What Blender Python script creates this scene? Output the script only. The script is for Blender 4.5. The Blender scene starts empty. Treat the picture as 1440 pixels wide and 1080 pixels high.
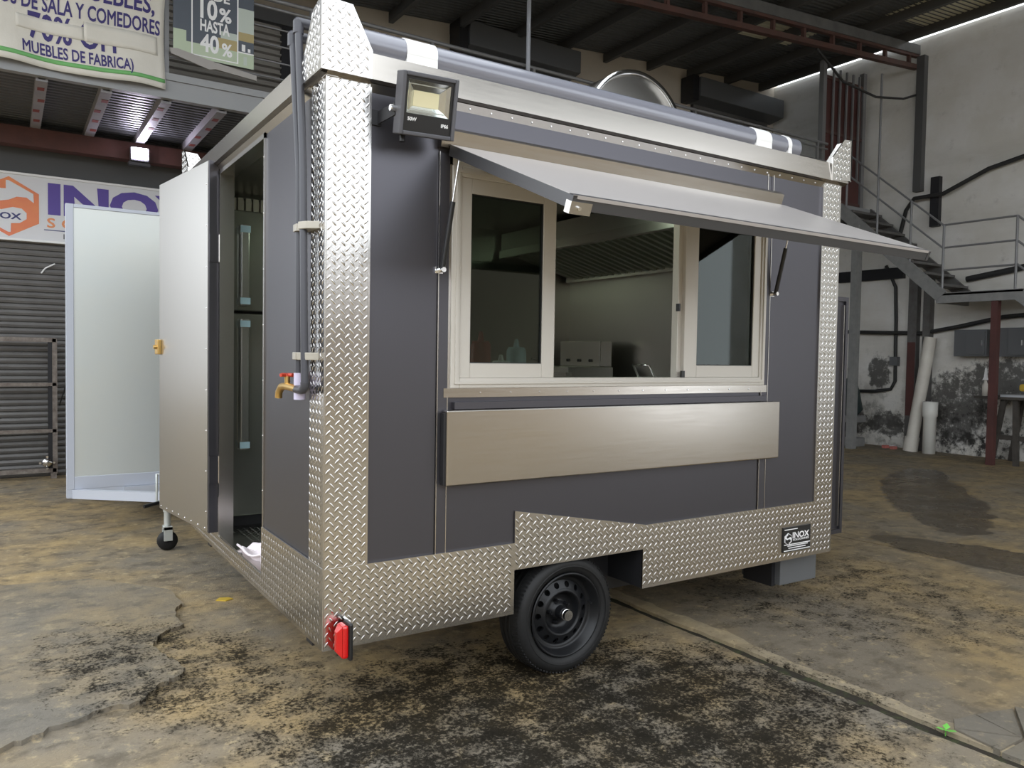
import bpy, math, random
from mathutils import Vector, Matrix
random.seed(7)
S = bpy.context.scene
COL = S.collection

# ------------------------------------------------------------------ camera
YAW, PITCH, ROLL, FPX = 0.99512, 0.03645, 0.01633, 1098.9
CAM = Vector((-1.0676, -2.9902, 1.5514))
f = Vector((math.cos(YAW)*math.cos(PITCH), math.sin(YAW)*math.cos(PITCH), -math.sin(PITCH)))
r = Vector((math.sin(YAW), -math.cos(YAW), 0)); u = r.cross(f)
r2 = r*math.cos(ROLL)+u*math.sin(ROLL); u2 = -r*math.sin(ROLL)+u*math.cos(ROLL)
cd = bpy.data.cameras.new('camera'); co = bpy.data.objects.new('camera', cd); COL.objects.link(co)
cd.sensor_width = 36; cd.lens = FPX/1440*36; cd.clip_end = 200
M = Matrix((r2, u2, -f)).transposed().to_4x4(); M.translation = CAM
co.matrix_world = M
S.camera = co
# ------------------------------------------------------------------ world / light / exposure
W = bpy.data.worlds.new('World'); S.world = W; W.use_nodes = True
bg = W.node_tree.nodes['Background']; bg.inputs[0].default_value = (0.90, 0.95, 1.0, 1); bg.inputs[1].default_value = 1.0
S.view_settings.view_transform = 'Standard'; S.view_settings.look = 'None'
S.view_settings.gamma = 1; S.view_settings.use_curve_mapping = False
S.view_settings.exposure = 1.5

# ------------------------------------------------------------------ materials
MATS = {}
def lk(nt, a, b): nt.links.new(a, b)
def mat(name, col, rough=.5, metal=0., spec=.5, emit=None, es=0., coat=0., noise=None, bump=None, rnoise=None, stretch=(1,1,1)):
    """noise=(scale, amount, second colour) mottles; bump=(scale,strength); rnoise=(scale,amount)"""
    m = bpy.data.materials.new(name); m.use_nodes = True; nt = m.node_tree
    p = nt.nodes['Principled BSDF']
    p.inputs['Base Color'].default_value = (*col, 1); p.inputs['Roughness'].default_value = rough
    p.inputs['Metallic'].default_value = metal; p.inputs['Specular IOR Level'].default_value = spec
    p.inputs['Coat Weight'].default_value = coat
    if emit: p.inputs['Emission Color'].default_value = (*emit, 1); p.inputs['Emission Strength'].default_value = es
    if noise or bump or rnoise:
        g = nt.nodes.new('ShaderNodeNewGeometry'); mp = nt.nodes.new('ShaderNodeMapping'); mp.inputs['Scale'].default_value = stretch
        lk(nt, g.outputs['Position'], mp.inputs['Vector'])
    def nz(sc, det=6):
        n = nt.nodes.new('ShaderNodeTexNoise'); n.inputs['Scale'].default_value = sc; n.inputs['Detail'].default_value = det
        n.inputs['Roughness'].default_value = .62
        lk(nt, mp.outputs[0], n.inputs['Vector']); return n
    if noise:
        n = nz(noise[0]); cr = nt.nodes.new('ShaderNodeValToRGB')
        cr.color_ramp.elements[0].position = .5-noise[1]/2; cr.color_ramp.elements[1].position = .5+noise[1]/2
        cr.color_ramp.elements[0].color = (*col, 1); cr.color_ramp.elements[1].color = (*noise[2], 1)
        lk(nt, n.outputs['Fac'], cr.inputs[0]); lk(nt, cr.outputs[0], p.inputs['Base Color'])
    if rnoise:
        n = nz(rnoise[0], 3); mr = nt.nodes.new('ShaderNodeMapRange')
        mr.inputs[1].default_value = .3; mr.inputs[2].default_value = .7
        mr.inputs[3].default_value = max(.02, rough-rnoise[1]); mr.inputs[4].default_value = rough+rnoise[1]
        lk(nt, n.outputs['Fac'], mr.inputs[0]); lk(nt, mr.outputs[0], p.inputs['Roughness'])
    if bump:
        n = nz(bump[0]); b = nt.nodes.new('ShaderNodeBump'); b.inputs['Strength'].default_value = bump[1]; b.inputs['Distance'].default_value = .02
        lk(nt, n.outputs['Fac'], b.inputs['Height']); lk(nt, b.outputs[0], p.inputs['Normal'])
    MATS[name] = m; return m

mat('plate', (.60,.585,.565), .19, 1., rnoise=(2,.04), bump=(60,.02))
mat('steel', (.50,.47,.43), .22, 1., rnoise=(14,.03), stretch=(.3,1,6))
mat('steel_plain', (.55,.53,.50), .27, 1.)
mat('steel_in', (.50,.485,.46), .32, 1.)
mat('chrome', (.85,.85,.85), .12, 1.)
mat('panel', (.098,.095,.108), .34, .72, .5)
mat('dark_steel', (.03,.03,.033), .45, .4)
mat('black', (.012,.012,.013), .35)
mat('rubber', (.011,.011,.0115), .55, spec=.35, noise=(30,.4,(.015,.015,.015)))
mat('rim', (.012,.0125,.014), .36, .2, spec=.4)
mat('alu', (.58,.55,.50), .38, .15)
mat('gasket', (.015,.015,.015), .6)
mat('white_strap', (.9,.89,.87), .3, coat=.3)
mat('tube_grey', (.22,.225,.26), .24, .1, coat=.4)
mat('pvc_grey', (.062,.063,.075), .33)
mat('pvc_lilac', (.62,.58,.75), .35)
mat('brass', (.75,.5,.18), .3, .9)
mat('red_handle', (.55,.06,.03), .4)
mat('clip', (.45,.42,.36), .4, .3)
mat('red_lens', (.55,.008,.008), .12, coat=.6)
mat('awning_under', (.46,.43,.415), .3, .15, noise=(1.6,.5,(.43,.405,.39)), bump=(3,.04))
mat('awning_frame', (.09,.09,.095), .38, .5)
mat('flood_body', (.085,.085,.095), .5)
mat('reflector', (.80,.83,.80), .18, 1.)
mat('led_yellow', (.72,.66,.42), .5)
mat('print_white', (.85,.85,.85), .5)
mat('print_black', (.012,.012,.012), .4)
mat('cloth_pink', (.85,.76,.80), .9)
mat('fridge', (.30,.31,.28), .26, .85)
mat('fridge_handle', (.52,.52,.50), .25, .9)
mat('tape_blue', (.38,.55,.62), .4)
mat('pale_green', (.66,.74,.52), .4)
mat('filter', (.48,.52,.44), .4, .8)
mat('lamp_cool', (1,1,1), .5, emit=(.82,1,.76), es=7)
mat('flood_on', (1,1,1), .5, emit=(.86,.80,1), es=55)
mat('galv', (.58,.63,.64), .45, .45, noise=(.9,.9,(.66,.66,.60)))
mat('grey_paint', (.50,.53,.60), .42)
mat('grey_joist', (.26,.26,.28), .55, noise=(7,.25,(.30,.29,.30)))
mat('rust_primer', (.23,.045,.035), .7)
mat('rust_beam', (.13,.05,.04), .65, noise=(6,.5,(.08,.035,.03)))
mat('fascia', (.27,.28,.29), .55, noise=(3,.5,(.31,.31,.31)))
mat('deck', (.10,.105,.11), .5, .3)
mat('roof', (.085,.09,.095), .55, .2, noise=(2,.5,(.12,.125,.125)))
mat('roof_light', (.62,.60,.45), .5)
mat('rafter', (.09,.09,.09), .6)
mat('truss_red', (.115,.052,.04), .65, noise=(5,.4,(.07,.042,.036)))
mat('beam_grey', (.16,.16,.155), .6, noise=(4,.4,(.10,.10,.10)))
mat('shutter', (.17,.165,.16), .5, .25, noise=(4,.4,(.13,.125,.12)))
mat('louvre', (.30,.28,.25), .55)
mat('facade_grey', (.11,.112,.115), .8, noise=(2,.5,(.13,.13,.13)))
mat('beige_wall', (.60,.54,.45), .85, noise=(1.4,.6,(.50,.45,.38)), bump=(20,.1))
mat('rail_grey', (.23,.23,.235), .5, .3)
mat('stair_steel', (.15,.15,.145), .55, .2, noise=(8,.4,(.10,.09,.085)))
mat('stair_light', (.27,.27,.26), .55, .1, noise=(8,.4,(.2,.2,.2)))
mat('red_door', (.11,.035,.03), .65, noise=(2,.5,(.06,.025,.022)))
mat('cable', (.025,.025,.025), .6)
mat('pvc_white', (.72,.69,.62), .5, noise=(3,.5,(.58,.54,.48)))
mat('pvc_clean', (.78,.77,.72), .45)
mat('box_grey', (.13,.135,.14), .5, .2)
mat('wood_dark', (.075,.065,.055), .75, noise=(9,.4,(.04,.035,.03)))
mat('tabletop', (.45,.46,.48), .4)
mat('yellow', (.62,.42,.05), .5)
mat('bag', (.02,.035,.035), .6)
mat('sign_white', (.72,.72,.74), .45)
mat('sign_frame', (.85,.85,.84), .4)
mat('purple', (.10,.06,.33), .5)
mat('navy', (.04,.045,.17), .5)
mat('orange', (.80,.30,.12), .5)
mat('logo_orange', (.78,.20,.10), .5, noise=(1.1,.3,(.86,.32,.10)))
mat('banner', (.72,.69,.62), .75, noise=(2.5,.5,(.62,.59,.52)), bump=(9,.25))
mat('banner_patch', (.69,.65,.57), .8)
mat('banner_red', (.42,.02,.03), .7)
mat('banner_green', (.16,.42,.14), .7)
mat('banner_ink', (.045,.035,.16), .7)
mat('poster_dark', (.085,.10,.125), .5)
mat('poster_green', (.47,.55,.40), .5)
mat('poster_tan', (.42,.34,.16), .5)
mat('poster_pale', (.52,.58,.52), .5)
mat('cardboard', (.36,.34,.32), .7)
mat('leaf', (.16,.50,.08), .5)
mat('rusty', (.14,.11,.095), .6, .4, noise=(14,.4,(.30,.27,.24)))
mat('trash_red', (.6,.2,.17), .5)
mat('street_wall', (.20,.16,.12), .85, noise=(.6,.6,(.20,.16,.12)))

def glass_mat():
    m = bpy.data.materials.new('glass'); m.use_nodes = True; nt = m.node_tree; nt.nodes.clear()
    o = nt.nodes.new('ShaderNodeOutputMaterial'); t = nt.nodes.new('ShaderNodeBsdfTransparent'); g = nt.nodes.new('ShaderNodeBsdfGlossy')
    t.inputs[0].default_value = (.42,.47,.43,1); g.inputs['Roughness'].default_value = .03; g.inputs[0].default_value = (.85,.92,.88,1)
    fr = nt.nodes.new('ShaderNodeFresnel'); fr.inputs[0].default_value = 1.5
    mx = nt.nodes.new('ShaderNodeMixShader'); lk(nt, fr.outputs[0], mx.inputs[0]); lk(nt, t.outputs[0], mx.inputs[1]); lk(nt, g.outputs[0], mx.inputs[2])
    lk(nt, mx.outputs[0], o.inputs[0]); MATS['glass'] = m
glass_mat()

class NT:
    """tiny node-graph helper"""
    def __init__(s, name):
        s.m = bpy.data.materials.new(name); s.m.use_nodes = True; s.nt = s.m.node_tree; s.p = s.nt.nodes['Principled BSDF']
        g = s.nt.nodes.new('ShaderNodeNewGeometry'); s.pos = g.outputs['Position']
        sp = s.nt.nodes.new('ShaderNodeSeparateXYZ'); lk(s.nt, s.pos, sp.inputs[0]); s.x, s.y, s.z = sp.outputs
        MATS[name] = s.m
    def noise(s, sc, det=8, rough=.62, scale=(1,1,1), dist=0., off=(0,0,0)):
        mp = s.nt.nodes.new('ShaderNodeMapping'); mp.inputs['Scale'].default_value = scale; mp.inputs['Location'].default_value = off
        lk(s.nt, s.pos, mp.inputs[0])
        n = s.nt.nodes.new('ShaderNodeTexNoise'); n.inputs['Scale'].default_value = sc; n.inputs['Detail'].default_value = det
        n.inputs['Roughness'].default_value = rough; n.inputs['Distortion'].default_value = dist
        lk(s.nt, mp.outputs[0], n.inputs['Vector']); return n.outputs['Fac']
    def math(s, op, a, b=0., c=0., clamp=False):
        n = s.nt.nodes.new('ShaderNodeMath'); n.operation = op; n.use_clamp = clamp
        for i, v in enumerate((a, b, c)):
            if isinstance(v, (int, float)): n.inputs[i].default_value = v
            else: lk(s.nt, v, n.inputs[i])
        return n.outputs[0]
    def rng(s, v, a, b, lo=0., hi=1.):
        n = s.nt.nodes.new('ShaderNodeMapRange'); n.interpolation_type = 'SMOOTHSTEP'
        for i, q in enumerate((v, a, b, lo, hi)):
            if isinstance(q, (int, float)): n.inputs[i].default_value = q
            else: lk(s.nt, q, n.inputs[i])
        return n.outputs[0]
    def mix(s, fac, a, b):
        n = s.nt.nodes.new('ShaderNodeMix'); n.data_type = 'RGBA'
        if isinstance(fac, (int, float)): n.inputs[0].default_value = fac
        else: lk(s.nt, fac, n.inputs[0])
        for k, v in ((6, a), (7, b)):
            if isinstance(v, tuple): n.inputs[k].default_value = (*v, 1)
            else: lk(s.nt, v, n.inputs[k])
        return n.outputs[2]
    def blob(s, cx, cy, rx, ry, ang=0., wall=False):
        """soft elliptical stain centred at (cx,cy): 1 inside, 0 outside"""
        ca, sa = math.cos(ang), math.sin(ang)
        dx = s.math('SUBTRACT', s.y if wall else s.x, cx); dy = s.math('SUBTRACT', s.z if wall else s.y, cy)
        a = s.math('ADD', s.math('MULTIPLY', dx, ca/rx), s.math('MULTIPLY', dy, sa/rx))
        b = s.math('ADD', s.math('MULTIPLY', dx, -sa/ry), s.math('MULTIPLY', dy, ca/ry))
        d = s.math('SQRT', s.math('ADD', s.math('MULTIPLY', a, a), s.math('MULTIPLY', b, b)))
        return s.rng(d, .45, 1.25, 1., 0.)
    def bump(s, h, strength, dist=.02):
        b = s.nt.nodes.new('ShaderNodeBump'); b.inputs['Strength'].default_value = strength; b.inputs['Distance'].default_value = dist
        lk(s.nt, h, b.inputs['Height']); lk(s.nt, b.outputs[0], s.p.inputs['Normal'])
    def out(s, col, rough):
        if isinstance(col, tuple): s.p.inputs['Base Color'].default_value = (*col, 1)
        else: lk(s.nt, col, s.p.inputs['Base Color'])
        if isinstance(rough, (int, float)): s.p.inputs['Roughness'].default_value = rough
        else: lk(s.nt, rough, s.p.inputs['Roughness'])

def floor_mat(name, tint=0., rim=False):
    n = NT(name)
    big = n.noise(.55, 4); mid = n.noise(2.6, 9, .68); fine = n.noise(52, 10, .8); speck = n.noise(70, 6, .7)
    base = n.mix(n.rng(mid, .36, .64), (.43,.31,.15), (.255,.20,.125))
    base = n.mix(n.rng(big, .42, .62), base, (.235,.205,.16))
    base = n.mix(n.math('MULTIPLY', n.rng(speck, .55, .72), .5), base, (.50,.42,.27))
    blot = n.noise(5.5, 8, .7, scale=(1,1.25,1), off=(7,2,0))
    base = n.mix(n.math('MULTIPLY', n.rng(blot, .47, .64), .62), base, (.085,.07,.05))
    base = n.mix(n.math('MULTIPLY', n.rng(n.noise(11, 8, .75, off=(1,5,0)), .53, .66), .6), base, (.60,.47,.27))
    if rim: base = n.mix(.3, base, (.60,.48,.29))
    else: base = n.mix(n.rng(n.x, 2.19, 2.21, 0., .3), base, (.135,.10,.058))
    if tint: base = n.mix(tint, base, (.16,.155,.14))
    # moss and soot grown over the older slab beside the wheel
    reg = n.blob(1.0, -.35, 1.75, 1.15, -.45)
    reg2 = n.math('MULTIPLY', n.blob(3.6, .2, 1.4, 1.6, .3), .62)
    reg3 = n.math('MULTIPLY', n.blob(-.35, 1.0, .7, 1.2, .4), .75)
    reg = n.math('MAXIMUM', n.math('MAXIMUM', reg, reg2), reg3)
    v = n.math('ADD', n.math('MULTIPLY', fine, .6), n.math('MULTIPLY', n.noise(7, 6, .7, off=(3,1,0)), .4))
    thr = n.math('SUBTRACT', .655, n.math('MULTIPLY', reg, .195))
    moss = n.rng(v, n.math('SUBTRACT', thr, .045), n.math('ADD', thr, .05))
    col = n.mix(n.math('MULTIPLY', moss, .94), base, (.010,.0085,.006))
    # wet stains
    wet = n.math('MAXIMUM', n.blob(7.9, 1.9, 2.6, .62, .62), n.blob(9.6, 2.9, .9, .35, .6))
    wet = n.math('MAXIMUM', wet, n.blob(5.6, -.2, .5, 1.5, .2))
    wm = n.rng(n.math('ADD', wet, n.math('MULTIPLY', n.math('SUBTRACT', mid, .5), 1.5)), .5, .62)
    col = n.mix(n.math('MULTIPLY', wm, .72), col, (.06,.048,.035))
    n.out(col, n.math('SUBTRACT', n.rng(mid, .3, .7, .55, .8), n.math('MULTIPLY', wm, .38)))
    h = n.math('ADD', n.math('MULTIPLY', fine, .6), n.math('ADD', n.math('MULTIPLY', speck, .25), n.math('MULTIPLY', moss, .25)))
    n.bump(h, .6, .02); lk(n.nt, n.math('SUBTRACT', .34, n.math('MULTIPLY', moss, .26)), n.p.inputs['Specular IOR Level'])
floor_mat('concrete'); floor_mat('concrete_grey', .42); floor_mat('concrete_rim', 0., True)

def dirt_mat():
    n = NT('dirt'); a = n.noise(14, 8); n.out(n.mix(n.rng(a, .45, .7), (.025,.019,.012), (.045,.055,.018)), .85); n.bump(n.noise(40), .5)
dirt_mat()

def wallw_mat():
    n = NT('white_wall')
    a = n.noise(.7, 6, scale=(1,.35,1.6)); b = n.noise(3.2, 9, .7); c = n.noise(9, 8, .7)
    base = n.mix(n.rng(n.noise(.9, 5, off=(4,0,2)), .35, .65), (.76,.745,.715), (.68,.655,.60))
    base = n.mix(n.math('MULTIPLY', n.rng(a, .45, .66), .5), base, (.50,.48,.43))
    base = n.mix(n.math('MULTIPLY', n.rng(b, .56, .72), .3), base, (.33,.31,.28))
    # soot and peeled paint on the lower courses
    low = n.rng(n.math('ADD', n.z, n.math('MULTIPLY', n.math('SUBTRACT', b, .5), 1.6)), 1.9, .5)
    soot = n.rng(n.math('ADD', n.math('MULTIPLY', c, .6), n.math('MULTIPLY', b, .4)), n.math('SUBTRACT', .66, n.math('MULTIPLY', low, .17)), n.math('SUBTRACT', .74, n.math('MULTIPLY', low, .17)))
    near = n.rng(n.y, 5.2, 3.6, .3, 1.)
    st = None
    for q in ((5.45,1.35,.28,.42),(5.25,.42,.55,.30),(4.0,.75,.75,.85),(3.35,1.25,.7,.5),(6.0,.4,.5,.3)):
        w = n.blob(*q, wall=True); st = w if st is None else n.math('MAXIMUM', st, w)
    st = n.rng(n.math('ADD', st, n.math('MULTIPLY', n.math('SUBTRACT', c, .5), 2.4)), .45, .95)
    col = n.mix(n.math('MULTIPLY', n.math('MULTIPLY', low, n.rng(b, .44, .58)), .6), base, (.24,.225,.195))
    col = n.mix(n.math('MULTIPLY', n.math('MULTIPLY', soot, near), .93), col, (.022,.021,.02))
    col = n.mix(n.math('MULTIPLY', st, .85), col, (.028,.026,.024))
    n.out(col, .85); n.bump(b, .35, .03)
wallw_mat()

# ------------------------------------------------------------------ geometry helpers
class B:
    def __init__(s): s.v = []; s.f = []; s.sm = []
    def add(s, vs, fs, smooth=False):
        o = len(s.v); s.v += [tuple(v) for v in vs]; s.f += [tuple(i+o for i in q) for q in fs]; s.sm += [smooth]*len(fs); return s
    def box(s, x0, x1, y0, y1, z0, z1):
        v = [(x, y, z) for z in (z0, z1) for y in (y0, y1) for x in (x0, x1)]
        return s.add(v, [(0,2,3,1),(4,5,7,6),(0,1,5,4),(2,6,7,3),(0,4,6,2),(1,3,7,5)])
    def bar(s, p, q, w, h, up=(0,0,1)):
        """rectangular bar from p to q, width w sideways, h along up"""
        p, q = Vector(p), Vector(q); d = (q-p).normalized(); upv = Vector(up)
        if abs(d.dot(upv)) > .99: upv = Vector((1,0,0))
        a = d.cross(upv).normalized()*w/2; b = a.cross(d).normalized()*h/2
        v = [e+sa*a+sb*b for e in (p, q) for sa, sb in ((-1,-1),(1,-1),(1,1),(-1,1))]
        return s.add(v, [(0,1,2,3),(7,6,5,4),(0,4,5,1),(1,5,6,2),(2,6,7,3),(3,7,4,0)])
    def cyl(s, p, q, r, r2=None, n=16, caps=True):
        p, q = Vector(p), Vector(q); d = (q-p).normalized(); r2 = r if r2 is None else r2
        t = Vector((0,0,1)) if abs(d.z) < .9 else Vector((1,0,0)); a = d.cross(t).normalized(); b = d.cross(a)
        v = []
        for e, rr in ((p, r), (q, r2)):
            v += [e+rr*(math.cos(2*math.pi*k/n)*a+math.sin(2*math.pi*k/n)*b) for k in range(n)]
        s.add(v, [(k, (k+1) % n, n+(k+1) % n, n+k) for k in range(n)], True)
        if caps: s.add(v, [tuple(range(n))[::-1], tuple(range(n, 2*n))])
        return s
    def tube(s, path, r, n=10, caps=True):
        P = [Vector(p) for p in path]; rings = []; prev = None
        for i, p in enumerate(P):
            d = (P[min(i+1, len(P)-1)]-P[max(i-1, 0)]).normalized()
            if prev is None:
                t = Vector((0,0,1)) if abs(d.z) < .9 else Vector((1,0,0)); a = d.cross(t).normalized()
            else: a = (prev-d*prev.dot(d)).normalized()
            prev = a; b = d.cross(a)
            rings.append([p+r*(math.cos(2*math.pi*k/n)*a+math.sin(2*math.pi*k/n)*b) for k in range(n)])
        v = [w for q in rings for w in q]
        fs = [(i*n+k, i*n+(k+1) % n, (i+1)*n+(k+1) % n, (i+1)*n+k) for i in range(len(P)-1) for k in range(n)]
        s.add(v, fs, True)
        if caps: s.add(v, [tuple(range(n))[::-1], tuple(range(len(v)-n, len(v)))])
        return s
    def prism(s, poly, ax, a, b):
        """2-D polygon extruded along axis ax between a and b; poly coords are the other two axes in order"""
        def mk(p, t):
            q = list(p); q.insert(ax, t); return q
        n = len(poly); v = [mk(p, a) for p in poly]+[mk(p, b) for p in poly]
        return s.add(v, [tuple(range(n))[::-1], tuple(range(n, 2*n))]+[(k, (k+1) % n, n+(k+1) % n, n+k) for k in range(n)])
    def lathe(s, prof, c, ax='y', n=48, smooth=True):
        """profile of (radius, along-axis) pairs"""
        v = []
        for rr, t in prof:
            for k in range(n):
                a = 2*math.pi*k/n; cc, ss = rr*math.cos(a), rr*math.sin(a)
                v.append((c[0]+cc, c[1]+t, c[2]+ss) if ax == 'y' else ((c[0]+t, c[1]+cc, c[2]+ss) if ax == 'x' else (c[0]+cc, c[1]+ss, c[2]+t)))
        fs = [(i*n+k, i*n+(k+1) % n, (i+1)*n+(k+1) % n, (i+1)*n+k) for i in range(len(prof)-1) for k in range(n)]
        return s.add(v, fs, smooth)
    def mesh(s, name, m):
        me = bpy.data.meshes.new(name); me.from_pydata(s.v, [], s.f); me.polygons.foreach_set('use_smooth', s.sm)
        me.materials.append(MATS[m]); 
        import bmesh as _b
        bm = _b.new(); bm.from_mesh(me); _b.ops.recalc_face_normals(bm, faces=bm.faces); bm.to_mesh(me); bm.free()
        me.update(); return me
    def obj(s, name, m, parent=None, bevel=0., at=None):
        return place(name, s.mesh(name, m), parent, at or (0,0,0), bevel)
def origin(o):
    v = Vector((0,0,0))
    while o is not None: v += o.location; o = o.parent
    return v
def place(name, me, parent=None, at=(0,0,0), bevel=0.):
    o = bpy.data.objects.new(name, me); COL.objects.link(o)
    o.location = Vector(at)-(origin(parent) if parent else Vector((0,0,0)))
    if parent: o.parent = parent
    if bevel:
        md = o.modifiers.new('bevel', 'BEVEL'); md.width = bevel; md.segments = 2; md.limit_method = 'ANGLE'; md.angle_limit = .7
        md.harden_normals = False
    return o
def thing(name, label, cat, loc, group=None):
    o = bpy.data.objects.new(name, None); COL.objects.link(o); o.location = loc; o.empty_display_size = .1
    return tag(o, label, cat, group)
def tag(o, label, cat, group=None):
    o['label'] = label; o['category'] = cat
    if group: o['group'] = group
    return o
def struct(o, label=None):
    o['kind'] = 'structure'
    if label: o['label'] = label
    return o
def text(s, m, parent, org, size, xd=(1,0,0), zd=(0,0,1), width=None, depth=.003, name='lettering', warp=None, bold=0., space=1., align='LEFT', each=False, fat=0.):
    """flat lettering; size = capital height; width stretches the whole line"""
    cu = bpy.data.curves.new('t', 'FONT'); cu.body = s; cu.size = 1.; cu.extrude = 0; cu.offset = bold; cu.space_character = space; cu.resolution_u = 3
    ob = bpy.data.objects.new('t', cu); COL.objects.link(ob); bpy.context.view_layer.update()
    me = bpy.data.meshes.new_from_object(ob.evaluated_get(bpy.context.evaluated_depsgraph_get()))
    bpy.data.objects.remove(ob)
    if fat:
        cnt = {}
        for q in me.polygons:
            vs = list(q.vertices)
            for i, j in zip(vs, vs[1:]+vs[:1]): cnt.setdefault((min(i, j), max(i, j)), []).append((i, j))
        nr = {}
        for k_, l_ in cnt.items():
            if len(l_) == 1:
                i, j = l_[0]; e = me.vertices[j].co-me.vertices[i].co
                if e.length > 1e-7:
                    n_ = Vector((e.y, -e.x, 0)).normalized()
                    for q in (i, j): nr.setdefault(q, []).append(n_)
        for i, ns in nr.items():
            t_ = sum(ns, Vector((0,0,0))); t_ = t_/max(.5, 1+ns[0].dot(ns[-1])) if len(ns) > 1 else t_
            me.vertices[i].co += t_*fat
    xs = [v.co.x for v in me.vertices]; ys = [v.co.y for v in me.vertices]
    x0, x1 = min(xs), max(xs); cap = .69
    k = size/cap; sx = (width/(x1-x0)) if width else k
    xd, zd = Vector(xd).normalized(), Vector(zd).normalized(); nn = xd.cross(zd)
    off = {'LEFT': 0, 'RIGHT': -(x1-x0)*sx, 'CENTER': -(x1-x0)*sx/2}[align]
    for v in me.vertices:
        p = Vector(org)+xd*((v.co.x-x0)*sx+off)+zd*(v.co.y*k)+nn*depth
        v.co = warp(p) if warp else p
    me.materials.clear(); me.materials.append(MATS[m])
    if not each: return place(name, me, parent)
    par = list(range(len(me.vertices)))
    def find(i):
        while par[i] != i: par[i] = par[par[i]]; i = par[i]
        return i
    for e in me.edges: par[find(e.vertices[0])] = find(e.vertices[1])
    isl = {}
    for q in me.polygons: isl.setdefault(find(q.vertices[0]), []).append(tuple(q.vertices))
    for qs in isl.values():
        ids = sorted({i for q in qs for i in q}); mp = {i: n for n, i in enumerate(ids)}
        m2 = bpy.data.meshes.new('letter'); m2.from_pydata([me.vertices[i].co for i in ids], [], [tuple(mp[i] for i in q) for q in qs])
        m2.materials.append(MATS[m]); place('letter', m2, parent)
    bpy.data.meshes.remove(me)
def inpoly(p, poly):
    x, y = p; c = False; n = len(poly)
    for i in range(n):
        (x1, y1), (x2, y2) = poly[i], poly[i-1]
        if (y1 > y) != (y2 > y) and x < (x2-x1)*(y-y1)/(y2-y1)+x1: c = not c
    return c
PITCH_T = .0385
def treads(poly, to3, nrm, parent, holes=()):
    """raised lozenge treads of checker plate inside a 2-D polygon; to3 maps (a,b)->point, nrm = outward normal"""
    b = B(); nrm = Vector(nrm); xs = [p[0] for p in poly]; ys = [p[1] for p in poly]
    i0, i1 = int(min(xs)/PITCH_T)-1, int(max(xs)/PITCH_T)+1; j0, j1 = int(min(ys)/PITCH_T)-1, int(max(ys)/PITCH_T)+1
    L, wd, h = .0165, .0042, .0026
    for i in range(i0, i1+1):
        for j in range(j0, j1+1):
            for k, (ox, oy) in enumerate(((0,0),(.5,.5))):
                cx, cy = (i+ox)*PITCH_T, (j+oy)*PITCH_T
                ang = .88 if k == 0 else -.88+math.pi
                dx, dy = math.cos(ang), math.sin(ang)
                if not all(inpoly((cx+t*L*dx, cy+t*L*dy), poly) for t in (-.8, .8)): continue
                if any(x0 < cx < x1 and y0 < cy < y1 for x0, x1, y0, y1 in holes): continue
                vs = []
                for t, q, hh in ((-1,0,0),(-.45,-1,0),(.45,-1,0),(1,0,0),(.45,1,0),(-.45,1,0),(-.5,0,1),(.5,0,1)):
                    vs.append(Vector(to3(cx+t*L*dx-q*wd*dy, cy+t*L*dy+q*wd*dx))+nrm*(h*hh))
                b.add(vs, [(0,1,6),(1,2,7,6),(2,3,7),(3,4,7),(4,5,6,7),(5,0,6)], True)
    if not b.v: return None
    o = b.obj('tread_pattern', 'plate', parent); o['kind'] = 'stuff'; return o
def plate(name, poly, axis, val, out, parent, thick=.008, holes=()):
    """checker-plate sheet: polygon in the two other axes, outer face at val, facing out (+1/-1 on axis)"""
    o = B().prism(poly, axis, val, val-out*thick).obj(name, 'plate', parent)
    def to3(a, b):
        q = [a, b]; q.insert(axis, val); return q
    n = [0,0,0]; n[axis] = out
    treads(poly, to3, n, o, holes); return o
def rivets(pts, nrm, parent, r=.005, name='rivet_row'):
    b = B(); nrm = Vector(nrm)
    for p in pts: b.cyl(Vector(p)-nrm*.002, Vector(p)+nrm*.003, r, r*.6, 8)
    return b.obj(name, 'chrome', parent)
def frange(a, b, st):
    n = int((b-a)/st+1e-6); return [a+k*st for k in range(n+1)]
def frame_rect(b, x0, x1, z0, z1, w, y0, y1):
    b.box(x0, x0+w, y0, y1, z0, z1); b.box(x1-w, x1, y0, y1, z0, z1); b.box(x0+w, x1-w, y0, y1, z0, z0+w); b.box(x0+w, x1-w, y0, y1, z1-w, z1); return b
# ------------------------------------------------------------------ setting: floor
fl = struct(B().box(-18, 12.6, -24, 24, -.30, -.045).obj('floor', 'dirt'), 'old mossy concrete yard floor')
def jag(y, seed, amp): return amp*(math.sin(y*3.1+seed)+.6*math.sin(y*7.7+2*seed)+.45*math.sin(y*19.3+seed*3)+.3*math.sin(y*43+seed))
ys = frange(-24, -3, 3)+frange(-2.6, 8.0, .045)+[8.1]
def slab(left, right):
    L = [(left(y), y) for y in ys]; Rr = [(right(y), y) for y in ys]
    return B().prism(Rr+L[::-1], 2, -.05, 0).obj('slab', 'concrete', fl)
j1 = lambda y: 2.20-.012*y
j2 = lambda y: 5.20-.12*(y-.4)
slab(lambda y: -18, lambda y: j1(y)-.038+jag(y, 1., .008))
slab(lambda y: j1(y)+.036+jag(y, 4., .009), lambda y: j2(y)-.008+jag(y, 2., .006))
slab(lambda y: j2(y)+.008+jag(y, 5., .007), lambda y: 12.6)
B().box(-18, -3, 8.1, 24, -.05, 0).obj('slab', 'concrete', fl)
yl = frange(-2.6, 4.0, .045)
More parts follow.
